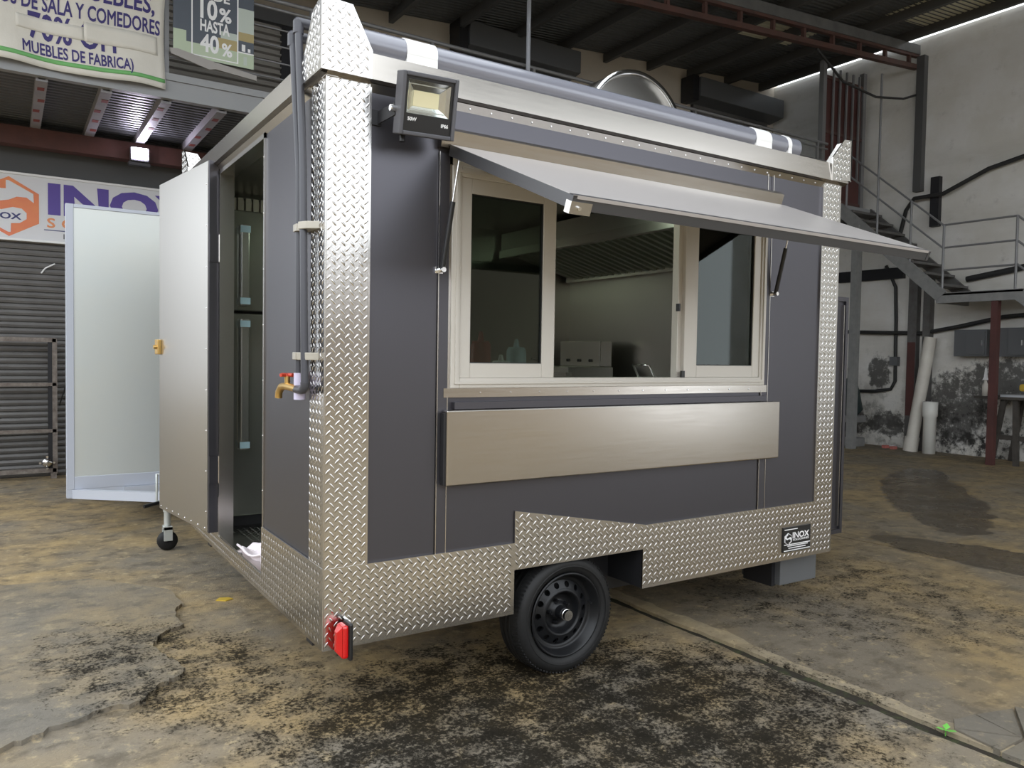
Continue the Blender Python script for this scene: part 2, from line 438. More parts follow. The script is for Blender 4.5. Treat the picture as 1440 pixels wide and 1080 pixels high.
B().prism([(j1(y)+.034+jag(y,4.,.009), y) for y in yl]+[(j1(y)+.13+jag(y,7.,.02), y) for y in yl[::-1]], 2, -.03, .006).obj('slab_lip','concrete_rim',fl)
B().prism([(j1(y)-.06, y) for y in (-3, 6)]+[(j1(y)+.06, y) for y in (6, -3)], 2, -.046, -.013).obj('joint_soil','dirt',fl)
# feathered mortar skim with a broken edge, left of the trailer
edge = [(-.20,2.37),(-.16,2.02),(-.25,1.90),(-.24,1.63),(-.35,1.55),(-.42,1.43),(-.43,1.28),(-.39,1.13),(-.34,.98),(-.37,.89),(-.47,.86),(-.57,.69),(-.73,.69),(-.85,.64),(-1.02,.56),(-1.2,.45)]
e2 = []
for a, b in zip(edge, edge[1:]):
    for k in range(5):
        t = k/5; e2.append((a[0]+(b[0]-a[0])*t+random.uniform(-.012,.012), a[1]+(b[1]-a[1])*t+random.uniform(-.02,.02)))
poly = e2+[(-1.9,.5),(-2.3,1.4),(-2.0,2.6),(-1.1,2.95),(-.6,2.85)]
B().prism(poly, 2, -.01, .022).obj('mortar_skim', 'concrete_grey', fl)
# broken corner of the slab by the joint
cx, cy = 2.52, -1.47
ring = [(2.27,-1.30),(2.36,-1.25),(2.50,-1.27),(2.72,-1.33),(2.80,-1.55),(2.70,-1.80),(2.45,-1.85),(2.26,-1.72),(2.24,-1.50)]
cen = (2.44,-1.50)
for a, b in zip(ring, ring[1:]+ring[:1]):
    m = ((a[0]+b[0]+cen[0])/3, (a[1]+b[1]+cen[1])/3); s_ = .93
    p = [(m[0]+(q[0]-m[0])*s_, m[1]+(q[1]-m[1])*s_) for q in (a, b, cen)]
    B().prism(p, 2, -.02, .014+random.uniform(-.006,.006)).obj('broken_concrete', 'concrete_grey', fl)

# ------------------------------------------------------------------ walls
wr = struct(B().box(12.5, 12.72, -9, 8.2, -.3, 7.235).obj('wall_right', 'white_wall'), 'tall stained white block wall')
wb = struct(B().box(-3, 12.6, 8.0, 8.2, -.3, 4.33).obj('wall_back', 'facade_grey'), 'dark grey ground floor facade')
B().prism([(-3,4.33),(12.6,4.33),(12.6,7.30),(-3,6.16)], 1, 8.0, 8.2).obj('upper_wall', 'beige_wall', wb)
ws = struct(B().box(-14, 20, -21, -20.6, -.3, 4.6).obj('wall_street', 'street_wall'), 'boundary wall across the yard')
struct(B().box(-13.2, -13, -21, 22, -.3, 3.4).obj('wall_left', 'street_wall'), 'boundary wall at the side of the yard')
# ------------------------------------------------------------------ roof
ROOF = lambda x: 6.36+.073*x
def corrugated(x0, x1, y0, y1, pitch, amp, zf, name, m, parent, thick=.004):
    b = B(); n = int((y1-y0)/pitch); v = []
    prof = [(0,0),(.22,0),(.34,1),(.66,1),(.78,0)]
    yy = [(y0+(i+t)*pitch, h*amp) for i in range(n) for t, h in prof]
    for y, h in yy: v += [(x0, y, zf(x0)+h), (x1, y, zf(x1)+h)]
    b.add(v, [(2*i, 2*i+1, 2*i+3, 2*i+2) for i in range(len(yy)-1)])
    o = b.obj(name, m, parent); md = o.modifiers.new('thick', 'SOLIDIFY'); md.thickness = thick; return o
ce = struct(corrugated(-3, 12.42, 1.2, 8.3, .09, .025, ROOF, 'ceiling', 'roof', None), 'dark corrugated metal shed roof')
corrugated(3.2, 12.42, -7, 1.2, .09, .025, ROOF, 'unseen_roof_sheet', 'roof', ce)  # unseen forward roof, its outline shaped to shade the right side
for (x0, x1, y0, y1) in ((10.9, 12.40, 3.4, 4.6), (9.3, 10.6, 5.6, 6.3)):
    corrugated(x0, x1, y0, y1, .09, .025, lambda x: ROOF(x)-.008, 'translucent_sheet', 'roof_light', ce)
pur = B().box(-.035, .035, 1.2, 8.0, -.15, 0).mesh('purlin', 'rafter')
for k in range(-6, 9):
    x = 3.8+1.03*k
    if x < 12.4: place('purlin', pur, ce, (x, 0, ROOF(x)-.005))
def truss(y):
    t = B().bar((-3, y, ROOF(-3)-.24), (12.45, y, ROOF(12.45)-.24), .12, .16).obj('truss', 'beam_grey', ce)
    B().bar((-3, y-.01, ROOF(-3)-.34), (12.45, y-.01, ROOF(12.45)-.34), .07, .05).obj('upper_chord', 'truss_red', t)
    zb = lambda x: 5.725+.0815*x
    B().bar((-3, y, zb(-3)), (12.45, y, zb(12.45)), .09, .08).obj('lower_chord', 'truss_red', t)
    for k in range(20):
        x = 12.2-.72*k
        B().bar((x, y, zb(x)), (x, y, ROOF(x)-.3), .06, .05).obj('web_post', 'truss_red', t)
truss(4.9); 
# ------------------------------------------------------------------ mezzanine
mz = struct(B().box(-3, 12.5, 5.72, 8.0, 4.19, 4.33).obj('mezzanine_floor', 'fascia'), 'upper walkway floor')
B().prism([(5.66,4.10),(5.66,4.28),(5.64,4.28),(5.64,4.35),(5.74,4.35),(5.74,4.10)], 0, -3, 12.5).obj('edge_beam', 'fascia', mz)
corrugated(-3, 12.5, 5.74, 8.0, .10, .02, lambda x: 4.165, 'metal_deck', 'deck', mz)
B().box(-3, 12.5, 7.62, 7.80, 3.86, 4.07).obj('rust_beam', 'rust_beam', mz)
jb = B(); jb.box(-.05, .05, 5.74, 7.98, .0, .02); jb.box(-.05, .05, 5.74, 7.98, .09, .10); jb.box(-.05, -.03, 5.74, 7.98, .02, .09); jb.box(.03, .05, 5.74, 7.98, .02, .09)
jm = jb.mesh('joist', 'grey_joist')
dm = B().box(-.03, .03, 0, .10, -.003, .004).mesh('primer_dab', 'rust_primer')
for k in range(-5, 12):
    x = .33+.545*k
    j = place('joist', jm, mz, (x, 0, 4.07))
    if -3 <= k <= 2:
        for q in range(4): place('primer_dab', dm, j, (x+.015*((k+q) % 3-1), 5.95+.42*q+.05*(k % 2), 4.07))
# ------------------------------------------------------------------ openings in the back wall
d1 = struct(B().box(-2.3, 1.6, 7.97, 8.0, 0, 2.86).obj('door_1', 'shutter'), 'grey roll-up steel shutter')
sl = B().prism([(7.975,0),(7.945,.008),(7.935,.035),(7.945,.062),(7.975,.066)], 0, -2.25, 1.55).mesh('slat', 'shutter')
for k in range(40): place('slat', sl, d1, (0, 0, .01+.071*k))
hk = B().tube([(-.70,7.92,2.44),(-.66,7.90,2.50),(-.56,7.90,2.56)], .009, 8).obj('pull_hook', 'print_white', d1)
w1 = struct(B().box(.0, 2.28, 7.96, 8.0, 4.34, 6.10).obj('window_1', 'louvre'), 'brown slatted metal shutter behind the poster')
lm_ = B().prism([(7.955,0),(7.90,.012),(7.90,.03),(7.955,.05)], 0, .04, 2.14).mesh('slat', 'louvre')
for k in range(19): place('slat', lm_, w1, (0, 0, 4.37+.088*k))
B().box(2.14, 2.28, 7.90, 7.99, 4.34, 6.1).obj('shutter_frame', 'dark_steel', w1)
B().box(-.1, 2.35, 7.86, 8.0, 6.02, 6.22).obj('shutter_head', 'facade_grey', w1)
def upper_shutter(n, x0, x1, z):
    d = struct(B().box(x0+.12, x1-.1, 7.95, 8.0, 4.33, z).obj('door_%d' % n, 'dark_steel'), 'dark roll-up shutter on the upper floor')
    B().prism([(7.62,z-.02),(7.62,z+.34),(7.98,z+.34),(7.98,z-.08)], 0, x0, x1).obj('shutter_housing', 'box_grey', d, .01)
    B().box(x0-.16, x0-.01, 7.66, 7.98, z-.1, z+.36).obj('housing_end_plate', 'dark_steel', d)
    s_ = B().prism([(7.955,0),(7.935,.01),(7.935,.10),(7.955,.115)], 0, x0+.14, x1-.12).mesh('slat', 'shutter')
    for k in range(int((z-4.33)/.12)): place('slat', s_, d, (0, 0, 4.34+.12*k))
upper_shutter(2, 4.95, 7.1, 6.34); upper_shutter(3, 9.95, 12.35, 6.52)
# ------------------------------------------------------------------ mezzanine railing
rl = thing('railing', 'grey horizontal bar steel railing along the upper walkway edge', 'railing', (5, 5.69, 4.33))
for z, w in ((5.36,.05),(5.27,.035),(5.06,.02),(4.88,.02),(4.70,.02),(4.53,.02)):
    B().cyl((-2.95, 5.69, z), (11.1, 5.69, z), w/2, n=8).obj('rail', 'rail_grey', rl)
pm = B().box(-.02, .02, -.02, .02, 0, 1.04).mesh('post', 'rail_grey')
for k in range(-2, 8): place('post', pm, rl, (.325+1.5*k, 5.69, 4.33))
tag(B().cyl((4.69, 5.62, 4.33), (4.69, 5.62, ROOF(4.69)), .028, n=12).obj('conduit_pole', 'grey_paint'), 'thin pale vertical pole rising from the upper railing to the roof', 'pole')
# ------------------------------------------------------------------ sign, banner, poster, lamp on the facade
sg = thing('shop_sign', 'white sign board with purple lettering and orange hexagon above shutter', 'sign', (0, 7.9, 2.8))
B().box(-1.75, 1.45, 7.88, 7.99, 2.82, 3.57).obj('board', 'sign_white', sg)
frame_rect(B(), -1.77, 1.47, 2.80, 3.59, .025, 7.86, 7.99).obj('border', 'sign_frame', sg)
def logo(cx, cz, R, y, parent, hexm, whitem, textm):
    hexp = [(cx+R*math.sin(k*math.pi/3), cz+R*math.cos(k*math.pi/3)) for k in range(6)]
    h = B().prism(hexp, 1, y, y-.004).obj('emblem', hexm, parent)
    up = [(275,383),(290,383),(415,450),(418,505),(380,476),(330,476),(290,498),(240,510),(212,488),(212,455),(240,435),(275,433)]
    lo = [(150,515),(190,545),(250,560),(310,540),(355,545),(380,570),(380,605),(345,632),(300,637),(298,690),(285,690),(155,620)]
    for q in (up, lo):
        B().prism([(cx+(a-290)/178*R, cz+(537-b)/178*R) for a, b in q], 1, y-.004, y-.007).obj('emblem_mark', whitem, h)
    if textm: text('INOX', textm, h, (cx-.66*R, y-.007, cz-.42*R), .2*R, width=1.02*R, depth=.002, fat=.03)
logo(-1.02, 3.19, .345, 7.88, sg, 'logo_orange', 'sign_white', 'navy')
text('INOX', 'purple', sg, (-.63, 7.88, 3.16), .33, width=1.72, fat=.05, each=True)
text('SOLUCIONES', 'orange', sg, (-.64, 7.88, 2.985), .11, width=1.72, space=1.6, fat=.02, each=True)
B().box(-.67, 1.1, 7.877, 7.88, 2.948, 2.958).obj('rule_line', 'navy', sg)
text('INDUSTRIALIZAMOS TU IDEA', 'print_black', sg, (-.47, 7.88, 2.86), .06, width=1.35)

def bw(p):
    x, y, z = p
    k = max(0., min(1., (5.28-z)/1.05))
    return Vector((x+.01*math.sin(z*5), y-.022*math.sin(x*5.8+z*2.0)*k-.010*math.sin(x*12+1)*k-.02*k, z+.013*math.sin(x*4.6+.6)*k-.03*k*max(0, x)))
bn = thing('banner', 'crumpled white vinyl banner with blue lettering and green hem on railing', 'banner', (-.6, 5.62, 4.15))
def bgrid(x0, x1, z0, z1, off, m, name, nx=60, nz=24, parent=bn):
    b = B(); v = [bw(Vector((x0+(x1-x0)*i/nx, 5.62-off, z0+(z1-z0)*j/nz))) for j in range(nz+1) for i in range(nx+1)]
    b.add(v, [(j*(nx+1)+i, j*(nx+1)+i+1, (j+1)*(nx+1)+i+1, (j+1)*(nx+1)+i) for j in range(nz) for i in range(nx)], True)
    o = b.obj(name, m, parent); md = o.modifiers.new('thick', 'SOLIDIFY'); md.thickness = .0015; return o
bgrid(-2.4279, 0.2973, 4.1688, 5.2518, 0, 'banner', 'cloth')
bgrid(-2.4279, 0.2929, 4.2266, 4.2665, 0.003, 'banner_green', 'green_hem', nz=2)
bgrid(-0.3862, 0.2929, 5.0566, 5.1098, 0.003, 'banner_red', 'red_stripe', nz=2)
bgrid(0.1464, 0.2929, 5.1009, 5.2518, 0.003, 'banner_red', 'red_stripe', nx=6, nz=6)
bt = lambda s_, x, z, h, w, al='LEFT': text(s_, 'banner_ink', bn, (x, 5.62, z), h, width=w, depth=.005, warp=bw, fat=.022, align=al, each=True)
bt('JUEGOS DE SALA Y COMEDORES', 0.2618, 4.6882, 0.1376, 1.5979, 'RIGHT')
bt('MUEBLES,', 0.2085, 4.8879, 0.1687, 0.7102, 'RIGHT')
bt('70% OFF', -0.8656, 4.4263, 0.2308, 0.7812, 'LEFT')
bt('MUEBLES DE FABRICA)', -0.9188, 4.2843, 0.1021, 0.9232, 'LEFT')
bgrid(-0.9632, -0.4128, 4.4884, 4.6127, .0062, 'banner', 'paint_patch', nx=20, nz=4)
bgrid(-0.4128, 0.2352, 4.484, 4.666, .0062, 'banner', 'paint_patch', nx=20, nz=4)

po = thing('poster', 'sale poster with furniture photo and percent offers on railing', 'poster', (.8, 5.63, 4.5))
B().box(0.3772, 1.1761, 5.63, 5.645, 4.5506, 5.5004).obj('sheet', 'poster_dark', po)
def pq(x0, x1, z0, z1, m, d=.002, nm='printed_area'): return B().box(x0, x1, 5.63-d, 5.632, z0, z1).obj(nm, m, po)
pq(0.3772, 0.5015, 4.5506, 4.808, 'poster_green', 0.002)
pq(0.5015, 1.1761, 4.5506, 4.7015, 'poster_green', 0.002)
pq(0.8122, 1.0075, 4.7015, 4.808, 'poster_tan', 0.002)
pq(0.8388, 1.0075, 4.808, 4.879, 'poster_pale', 0.002)
pq(1.0075, 1.1761, 4.9145, 5.1631, 'poster_pale', 0.002)
pq(1.0075, 1.1761, 4.8257, 4.9145, 'poster_tan', 0.002)
pq(1.0519, 1.0874, 4.7192, 4.7902, 'print_white', 0.004)
pq(1.114, 1.1406, 4.7192, 4.7547, 'print_white', 0.004)
pq(1.0075, 1.1761, 4.697, 4.7103, 'print_white', 0.003)
pq(1.0696, 1.1051, 4.5772, 4.666, 'poster_pale', 0.004)
pq(0.5503, 0.5619, 4.5861, 5.5004, 'print_white', 0.004, 'frame_line')
pq(1.003, 1.0164, 4.5861, 5.5004, 'print_white', 0.004, 'frame_line')
pq(0.5503, 1.0164, 4.5772, 4.5878, 'print_white', 0.004, 'frame_line')
pt = lambda s_, x, z, h, w: text(s_, 'print_white', po, (x, 5.63, z), h, width=w, depth=.005, fat=.03, each=True)
pt('DE', 0.7678, 5.172, 0.0888, 0.1598)
pt('10', 0.6346, 4.9767, 0.1864, 0.1687)
pt('%', 0.8211, 4.9767, 0.1332, 0.1243)
pt('HASTA', 0.6346, 4.8435, 0.111, 0.2929)
pt('40', 0.6346, 4.6393, 0.1687, 0.1864)
pt('%', 0.8477, 4.6305, 0.1243, 0.1065)
B().prism([(0.3417,4.5949),(0.3595,4.5417),(0.7234,4.4529),(0.7856,4.4707),(1.2028,4.4352),(1.2028,4.4884),(0.7678,4.5417),(0.4127,4.6038)], 1, 5.61, 5.63).obj('curled_edge', 'cardboard', po)

lp = thing('wall_floodlight', 'lit purple-white floodlight under the mezzanine beam above sign', 'floodlight', (.32, 7.6, 3.85))
B().box(.215, .425, 7.52, 7.60, 3.83, 4.0).obj('housing', 'flood_body', lp, .008)
B().box(.23, .41, 7.512, 7.52, 3.86, 3.99).obj('lit_panel', 'flood_on', lp)
B().box(.20, .44, 7.55, 7.64, 3.79, 3.825).obj('bracket', 'flood_body', lp)

# ------------------------------------------------------------------ grey trailer behind the door
gt = thing('cargo_trailer', 'pale galvanised box trailer with light grey frame behind the open door', 'trailer', (0, 5.4, 0))
gy, gx0, gx1, gz0, gz1 = 4.6, -.636, .75, .345, 2.77
B().box(gx0+.03, gx1-.02, gy+.02, gy+.07, gz0+.02, gz1-.02).obj('body', 'galv', gt)
B().box(gx0+.055, gx1-.055, gy+.008, gy+.03, gz0+.10, gz1-.03).obj('front_sheet', 'galv', gt)
b = B(); b.box(gx0, gx0+.06, gy, gy+.06, gz0, gz1); b.box(gx1-.06, gx1, gy, gy+.06, gz0, gz1); b.box(gx0+.06, gx1-.06, gy, gy+.06, gz0, gz0+.11); b.box(gx0+.06, gx1-.06, gy, gy+.06, gz1-.03, gz1)
b.obj('front_frame', 'grey_paint', gt, .004)
B().bar((-.60,4.68,.30),(-.03,3.52,.41),.06,.075).obj('tongue', 'grey_paint', gt)
B().bar((.60,4.68,.30),(-.01,3.52,.41),.06,.075).obj('tongue', 'grey_paint', gt)
B().box(-.2, .3, gy-.05, 6.9, .265, .345).box(gx0, gx1, gy, gy+.07, .275, .345).obj('chassis', 'grey_paint', gt)
for x in (-.36, .31):
    B().lathe([(.16,0),(.27,0),(.29,.03),(.29,.12),(.27,.15),(.16,.15)], (x, 6.1, .29), 'x', 28).obj('wheel', 'rubber', gt)
jk = B().cyl((-.02,3.5,.17),(-.02,3.5,.66),.025,n=14).obj('jack_post', 'galv', gt)
B().cyl((-.02,3.5,.30),(-.02,3.5,.56),.031,n=14).obj('jack_sleeve', 'galv', jk)
B().tube([(-.05,3.47,.60),(-.10,3.47,.60),(-.10,3.47,.40),(-.08,3.46,.38)], .009, 8).obj('jack_crank', 'galv', jk)
B().cyl((-.09,3.44,.385),(-.20,3.40,.37),.014,n=10).obj('crank_grip', 'black', jk)
B().box(-.05,.01,3.45,3.47,.08,.19).box(-.05,.01,3.53,3.55,.08,.19).box(-.05,.01,3.45,3.55,.165,.185).obj('jack_fork', 'galv', jk)
B().lathe([(.015,-.03),(.06,-.03),(.075,-.015),(.075,.015),(.06,.03),(.015,.03)], (-.02,3.5,.075), 'y', 20).obj('jack_wheel', 'rubber', jk)

# ------------------------------------------------------------------ rusty steel frame leaning at the shutter
rf = thing('steel_frame', 'rusty angle iron gate frame leaning on the roll-up shutter', 'frame', (-1.2, 7.75, 0))
B().box(-.60,-.55,7.72,7.78,.06,1.66).obj('upright','rusty',rf); B().box(-.645,-.60,7.74,7.78,.06,1.62).obj('upright','dark_steel',rf); B().box(-2.0,-1.95,7.72,7.78,.0,1.66).obj('upright','rusty',rf)
for z, h in ((1.62,.05),(1.10,.04),(.55,.04),(.075,.05)): B().box(-1.96,-.56,7.72,7.77,z,z+h).obj('crossbar','rusty',rf)
B().box(-.62,-.56,7.73,7.77,0,.08).obj('foot','rusty',rf)
hb = B().lathe([(.0,-.03),(.05,-.03),(.05,.0),(.03,.02),(.03,.05)], (-.66,7.69,.2), 'y', 14).obj('hub','chrome',rf)
for k in range(4):
    a = k*math.pi/2; B().cyl((-.66+.07*math.cos(a),7.65,.2+.07*math.sin(a)),(-.66+.07*math.cos(a),7.70,.2+.07*math.sin(a)),.014,n=8).obj('stud','chrome',hb)
tag(B().tube([(-.42,7.90,1.32),(-.44,7.86,1.15),(-.49,7.84,.98),(-.52,7.9,.86)],.008,8).obj('hanging_cable','cable'),'short black cable hanging in front of the grey shutter','cable')

# ------------------------------------------------------------------ steel staircase along the right wall
st = thing('staircase', 'grey steel staircase with pipe handrail along the stained white wall', 'staircase', (12, 4.5, 0))
X0, X1 = 11.5, 12.38
slope = (4.28-2.65)/(5.69-3.85); zt = lambda y: 2.65+(y-3.85)*slope
for x in (X0, X1):
    B().bar((x,3.80,zt(3.80)),(x,5.70,zt(5.70)),.05,.20,up=(0,0,1)).obj('stringer','stair_light' if x == X0 else 'stair_steel',st)
n = 8
tm = B().box(X0, X1, -.13, .13, -.02, .02).mesh('tread', 'stair_steel')
for k in range(8):
    y = 3.97+k*.225; place('tread', tm, st, (0, y, zt(y)+.05))
lan = B().box(X0-.02, X1, 2.62, 3.88, 2.62, 2.66).obj('landing','stair_light',st)
for a in ((X0-.02,X0+.04,2.62,3.88),(X0,X1,3.82,3.88),(X0,X1,2.62,2.68)): B().box(*a,2.50,2.65).obj('landing_edge','stair_light',lan)
for x in (X0, X1): B().bar((x,2.64,2.58),(x,.9,2.58-1.74*.886),.05,.20).obj('stringer','stair_light',st)
tm2 = B().box(X0, X1, -.13, .13, -.02, .02).mesh('tread', 'stair_steel')
for k in range(6):
    y = 2.42-k*.245; place('tread', tm2, st, (0, y, 2.58-(2.64-y)*.886+.05))
rt = .016
for dz in (0, -.36):
    B().cyl((X0,5.68,zt(5.68)+1.06+dz),(X0,3.80,3.73+dz),rt,n=8).obj('handrail','rail_grey',st)
for z in (3.74,3.38,3.02): B().cyl((X0,3.80,z),(X0,2.72,z),rt,n=8).obj('handrail','rail_grey',st)
for dz in (0,-.36,-.7): B().cyl((X0,2.72,3.74+dz),(X0,1.2,3.74+dz-1.52*.886),rt,n=8).obj('handrail','rail_grey',st)
for y, z0, z1 in ((4.95,3.55,6.45),(3.80,2.6,3.74),(2.72,2.5,3.74),(4.35,3.05,4.2),(5.55,4.1,5.25),(1.25,1.3,2.45)): B().cyl((X0,y,z0),(X0,y,z1),.02,n=8).obj('post','rail_grey',st)
B().box(X0+.005,X0+.10,2.95,3.05,0,2.6).obj('support_post','red_door',st)
B().box(X0-.06,X0+.08,5.26,5.38,0,zt(5.3)).obj('support_post','stair_light',st)

ga = thing('security_gate', 'rust red sheet gate with vertical bars at the head of the stairs', 'gate', (11.8, 5.8, 4.33))
B().box(11.16,12.22,5.80,5.83,4.36,6.62).obj('sheet','red_door',ga)
for x in (11.06, 12.24): B().box(x,x+.09,5.77,5.86,4.33,6.85).obj('gate_post','rail_grey',ga)
for k in range(5): B().box(11.32+.19*k,11.355+.19*k,5.75,5.78,4.85 if k else 5.05,6.75).obj('bar','rail_grey',ga)
for z in (4.40,5.6,6.55): B().box(11.16,12.24,5.78,5.80,z,z+.05).obj('crossbar','truss_red',ga)
# wall columns and cables
wc = B().box(12.38,12.52,4.70,4.86,0,3.05).obj('wall_column','stair_steel',wr)
B().box(12.375,12.385,4.71,4.85,.6,1.9).obj('red_paint_band','red_door',wc)
B().box(12.36,12.52,4.46,4.58,.0,3.05).obj('wall_column','stair_steel',wr)
B().box(12.38,12.52,4.72,4.86,4.55,6.9).obj('wall_column','rafter',wr)
B().box(12.40,12.52,4.40,4.55,3.9,4.75).obj('wall_bracket','dark_steel',wr)
B().box(12.42,12.52,5.0,6.3,3.05,3.25).obj('wall_bracket','dark_steel',wr)
def cab(name, pts, r, label, m='cable', cat='cable'): return tag(B().tube(pts, r, 8).obj(name, m), label, cat)
cab('wall_conduit',[(12.44,6.4,2.12),(12.42,5.4,2.08),(12.42,4.6,2.06),(12.42,4.0,2.16),(12.42,3.3,2.30),(12.42,2.4,2.36)],.035,'black conduit running level along the stained white wall','cable','conduit')
cab('wall_conduit',[(12.46,5.35,3.3),(12.45,5.15,2.9),(12.45,5.12,2.3),(12.45,5.10,1.2),(12.45,5.18,1.05),(12.45,5.5,1.0),(12.45,6.1,.98)],.03,'dark conduit bending down the wall in an L','cable','conduit')
B().box(12.38,12.48,5.04,5.18,1.48,1.64).obj('junction_box','box_grey',wr)
cab('power_cable',[(12.44,5.15,3.6),(12.44,5.0,4.25),(12.34,4.8,4.42),(12.34,4.3,4.42),(12.40,3.6,4.72),(12.42,2.4,4.95)],.035,'thick dark cable sagging across the upper white wall')
cab('power_cable',[(12.44,3.9,2.95),(12.44,3.2,3.05),(12.44,2.4,3.2)],.05,'black cable on the wall just above the stair landing')
cab('roof_cable',[(9.6,4.86,6.42),(10.3,4.86,6.05),(11.2,4.86,5.98),(12.0,4.86,6.1),(12.42,4.86,6.25)],.02,'grey cable drooping below the red roof truss')

# ------------------------------------------------------------------ things at the foot of the right wall
def ebox(y0, y1, z0, z1, label):
    e = thing('electrical_box', label, 'electrical box', (12.4,(y0+y1)/2,z0))
    B().box(12.26,12.497,y0,y1,z0,z1).obj('case','box_grey',e,.006); B().box(12.235,12.26,y0+.02,y0+(y1-y0)*.6,z0+.03,z1-.03).obj('door','box_grey',e,.004)
    B().box(12.22,12.235,y0+.05,y0+.07,z0+.18,z0+.26).obj('latch','chrome',e)
ebox(3.46,3.98,1.66,2.10,'dark grey electrical wall box nearer the leaning white pipe'); ebox(2.86,3.32,1.66,2.12,'dark grey electrical wall box above the work table')
pp = thing('drain_pipe', 'tall dirty white plastic pipe leaning on the wall column', 'pipe', (12.2,4.56,0))
B().cyl((12.14,4.60,.0),(12.34,4.42,1.98),.10,n=24).obj('tube','pvc_white',pp); B().cyl((12.14,4.60,.0),(12.16,4.58,.25),.118,n=24).obj('socket','pvc_white',pp)
tag(B().lathe([(.0,0),(.10,0),(.10,.62),(.118,.64),(.118,.88),(.10,.88),(.09,.5),(.0,.5)],(12.10,4.25,0),'z',24).obj('pipe_offcut','pvc_clean'),'short clean white pipe offcut standing beside the tall pipe','pipe')
tb = thing('work_table', 'dark timber trestle work table under the electrical boxes', 'table', (12,2.9,0))
B().box(11.72,12.45,2.0,3.36,1.0,1.04).obj('top','wood_dark',tb)
for (x,y,dx,dy) in ((11.8,2.95,-.04,.14),(12.38,2.95,.02,.14),(11.8,2.78,-.04,-.05),(11.8,2.1,-.04,-.05),(12.38,2.1,.02,-.05)): B().bar((x,y,1.0),(x+dx,y+dy,0),.07,.07,up=(1,0,0)).obj('leg','wood_dark',tb)
B().bar((11.79,3.04,.42),(11.79,2.1,.42),.05,.07).obj('stretcher','wood_dark',tb)
tag(B().box(11.78,12.3,2.1,3.0,1.04,1.075).obj('sheet_metal','tabletop'),'pale sheet of metal lying flat on the work table','sheet')
bo = thing('spray_bottle','small white spray bottle on the work table edge','bottle',(11.82,3.24,1.04))
B().lathe([(0,0),(.045,0),(.045,.16),(.02,.22),(.02,.25),(0,.25)],(11.82,3.24,1.04),'z',14).obj('bottle_body','pvc_white',bo); B().prism([(3.20,1.29),(3.28,1.29),(3.26,1.33),(3.245,1.48),(3.235,1.48),(3.22,1.33)],0,11.80,11.84).obj('spray_head','print_white',bo)
yw = thing('yellow_drill','yellow power tool lying on the metal sheet','power tool',(12,2.72,1.075))
B().box(11.95,12.05,2.55,2.82,1.13,1.24).obj('tool_body','yellow',yw,.03); B().box(11.97,12.03,2.58,2.66,1.075,1.15).obj('grip','black',yw,.01)
so = thing('work_stool','low dark wooden stool beside the grey stair post','stool',(11.9,5.62,0))
B().box(11.72,12.1,5.42,5.78,.44,.56).obj('seat','stair_light',so,.01); B().box(11.85,11.97,5.53,5.67,.16,.44).obj('column','dark_steel',so); B().box(11.72,12.1,5.42,5.78,0,.16).obj('base','stair_light',so,.02)
ba = B(); ba.lathe([(0,0),(.16,0),(.20,.12),(.18,.42),(.11,.62),(.05,.72),(0,.73)],(11.9,5.62,.555),'z',14)
ba.v = [(x+.02*math.sin(z*19+y*7),y+.025*math.sin(z*13+x*9),z) for x,y,z in ba.v]
bg_ = thing('cloth_bag','black-green cloth bag slumped on the low stool','bag',(11.9,5.62,.555)); ba.obj('bag_body','bag',bg_); B().tube([(11.9,5.56,1.22),(11.9,5.58,1.42),(11.9,5.68,1.42),(11.9,5.68,1.22)],.012,6).obj('strap','bag',bg_)
for k,(x,y,m) in enumerate(((12.2,5.1,'trash_red'),(12.25,4.98,'print_white'),(12.15,4.92,'trash_red'))):
    tag(B().prism([(x-.06,y-.03),(x+.05,y-.05),(x+.07,y+.04),(x-.02,y+.05)],2,0,.05).obj('litter',m),'crumpled wrapper scrap on the floor at the wall foot','litter','wrapper scraps at the wall foot')
# weed in the joint
wd_ = thing('seedling','tiny bright green seedling growing in the floor joint','plant',(2.23,-1.29,-.04))
B().tube([(2.23,-1.29,-.045),(2.231,-1.29,-.005),(2.228,-1.292,.015)],.0025,6).obj('stem','leaf',wd_)
for a, l in ((.4,.045),(2.6,.045),(4.6,.05),(3.6,.03)):
    d = Vector((math.cos(a),math.sin(a),.25)); s_ = Vector((-math.sin(a),math.cos(a),0)); o = Vector((2.228,-1.292,.015))
    B().add([o, o+d*l*.5+s_*l*.33, o+d*l, o+d*l*.5-s_*l*.33, o+d*l*.5+Vector((0,0,.004))],[(0,1,4),(1,2,4),(2,3,4),(3,0,4)],True).obj('leaf','leaf',wd_)
tag(B().prism([(.02,2.02),(.07,1.98),(.12,2.0),(.10,2.04),(.05,2.06)],2,.0,.006).obj('fallen_leaf','yellow'),'small yellow dry leaf on the concrete near the trailer step','leaf')
# ================================================================== the food trailer
L_, W_, Z0, ZT = 3.25, 2.70, .36, 2.64
TR = thing('food_trailer', 'dark grey food trailer with checker plate corners and open serving window', 'food trailer', (1.2, 1.3, 0))
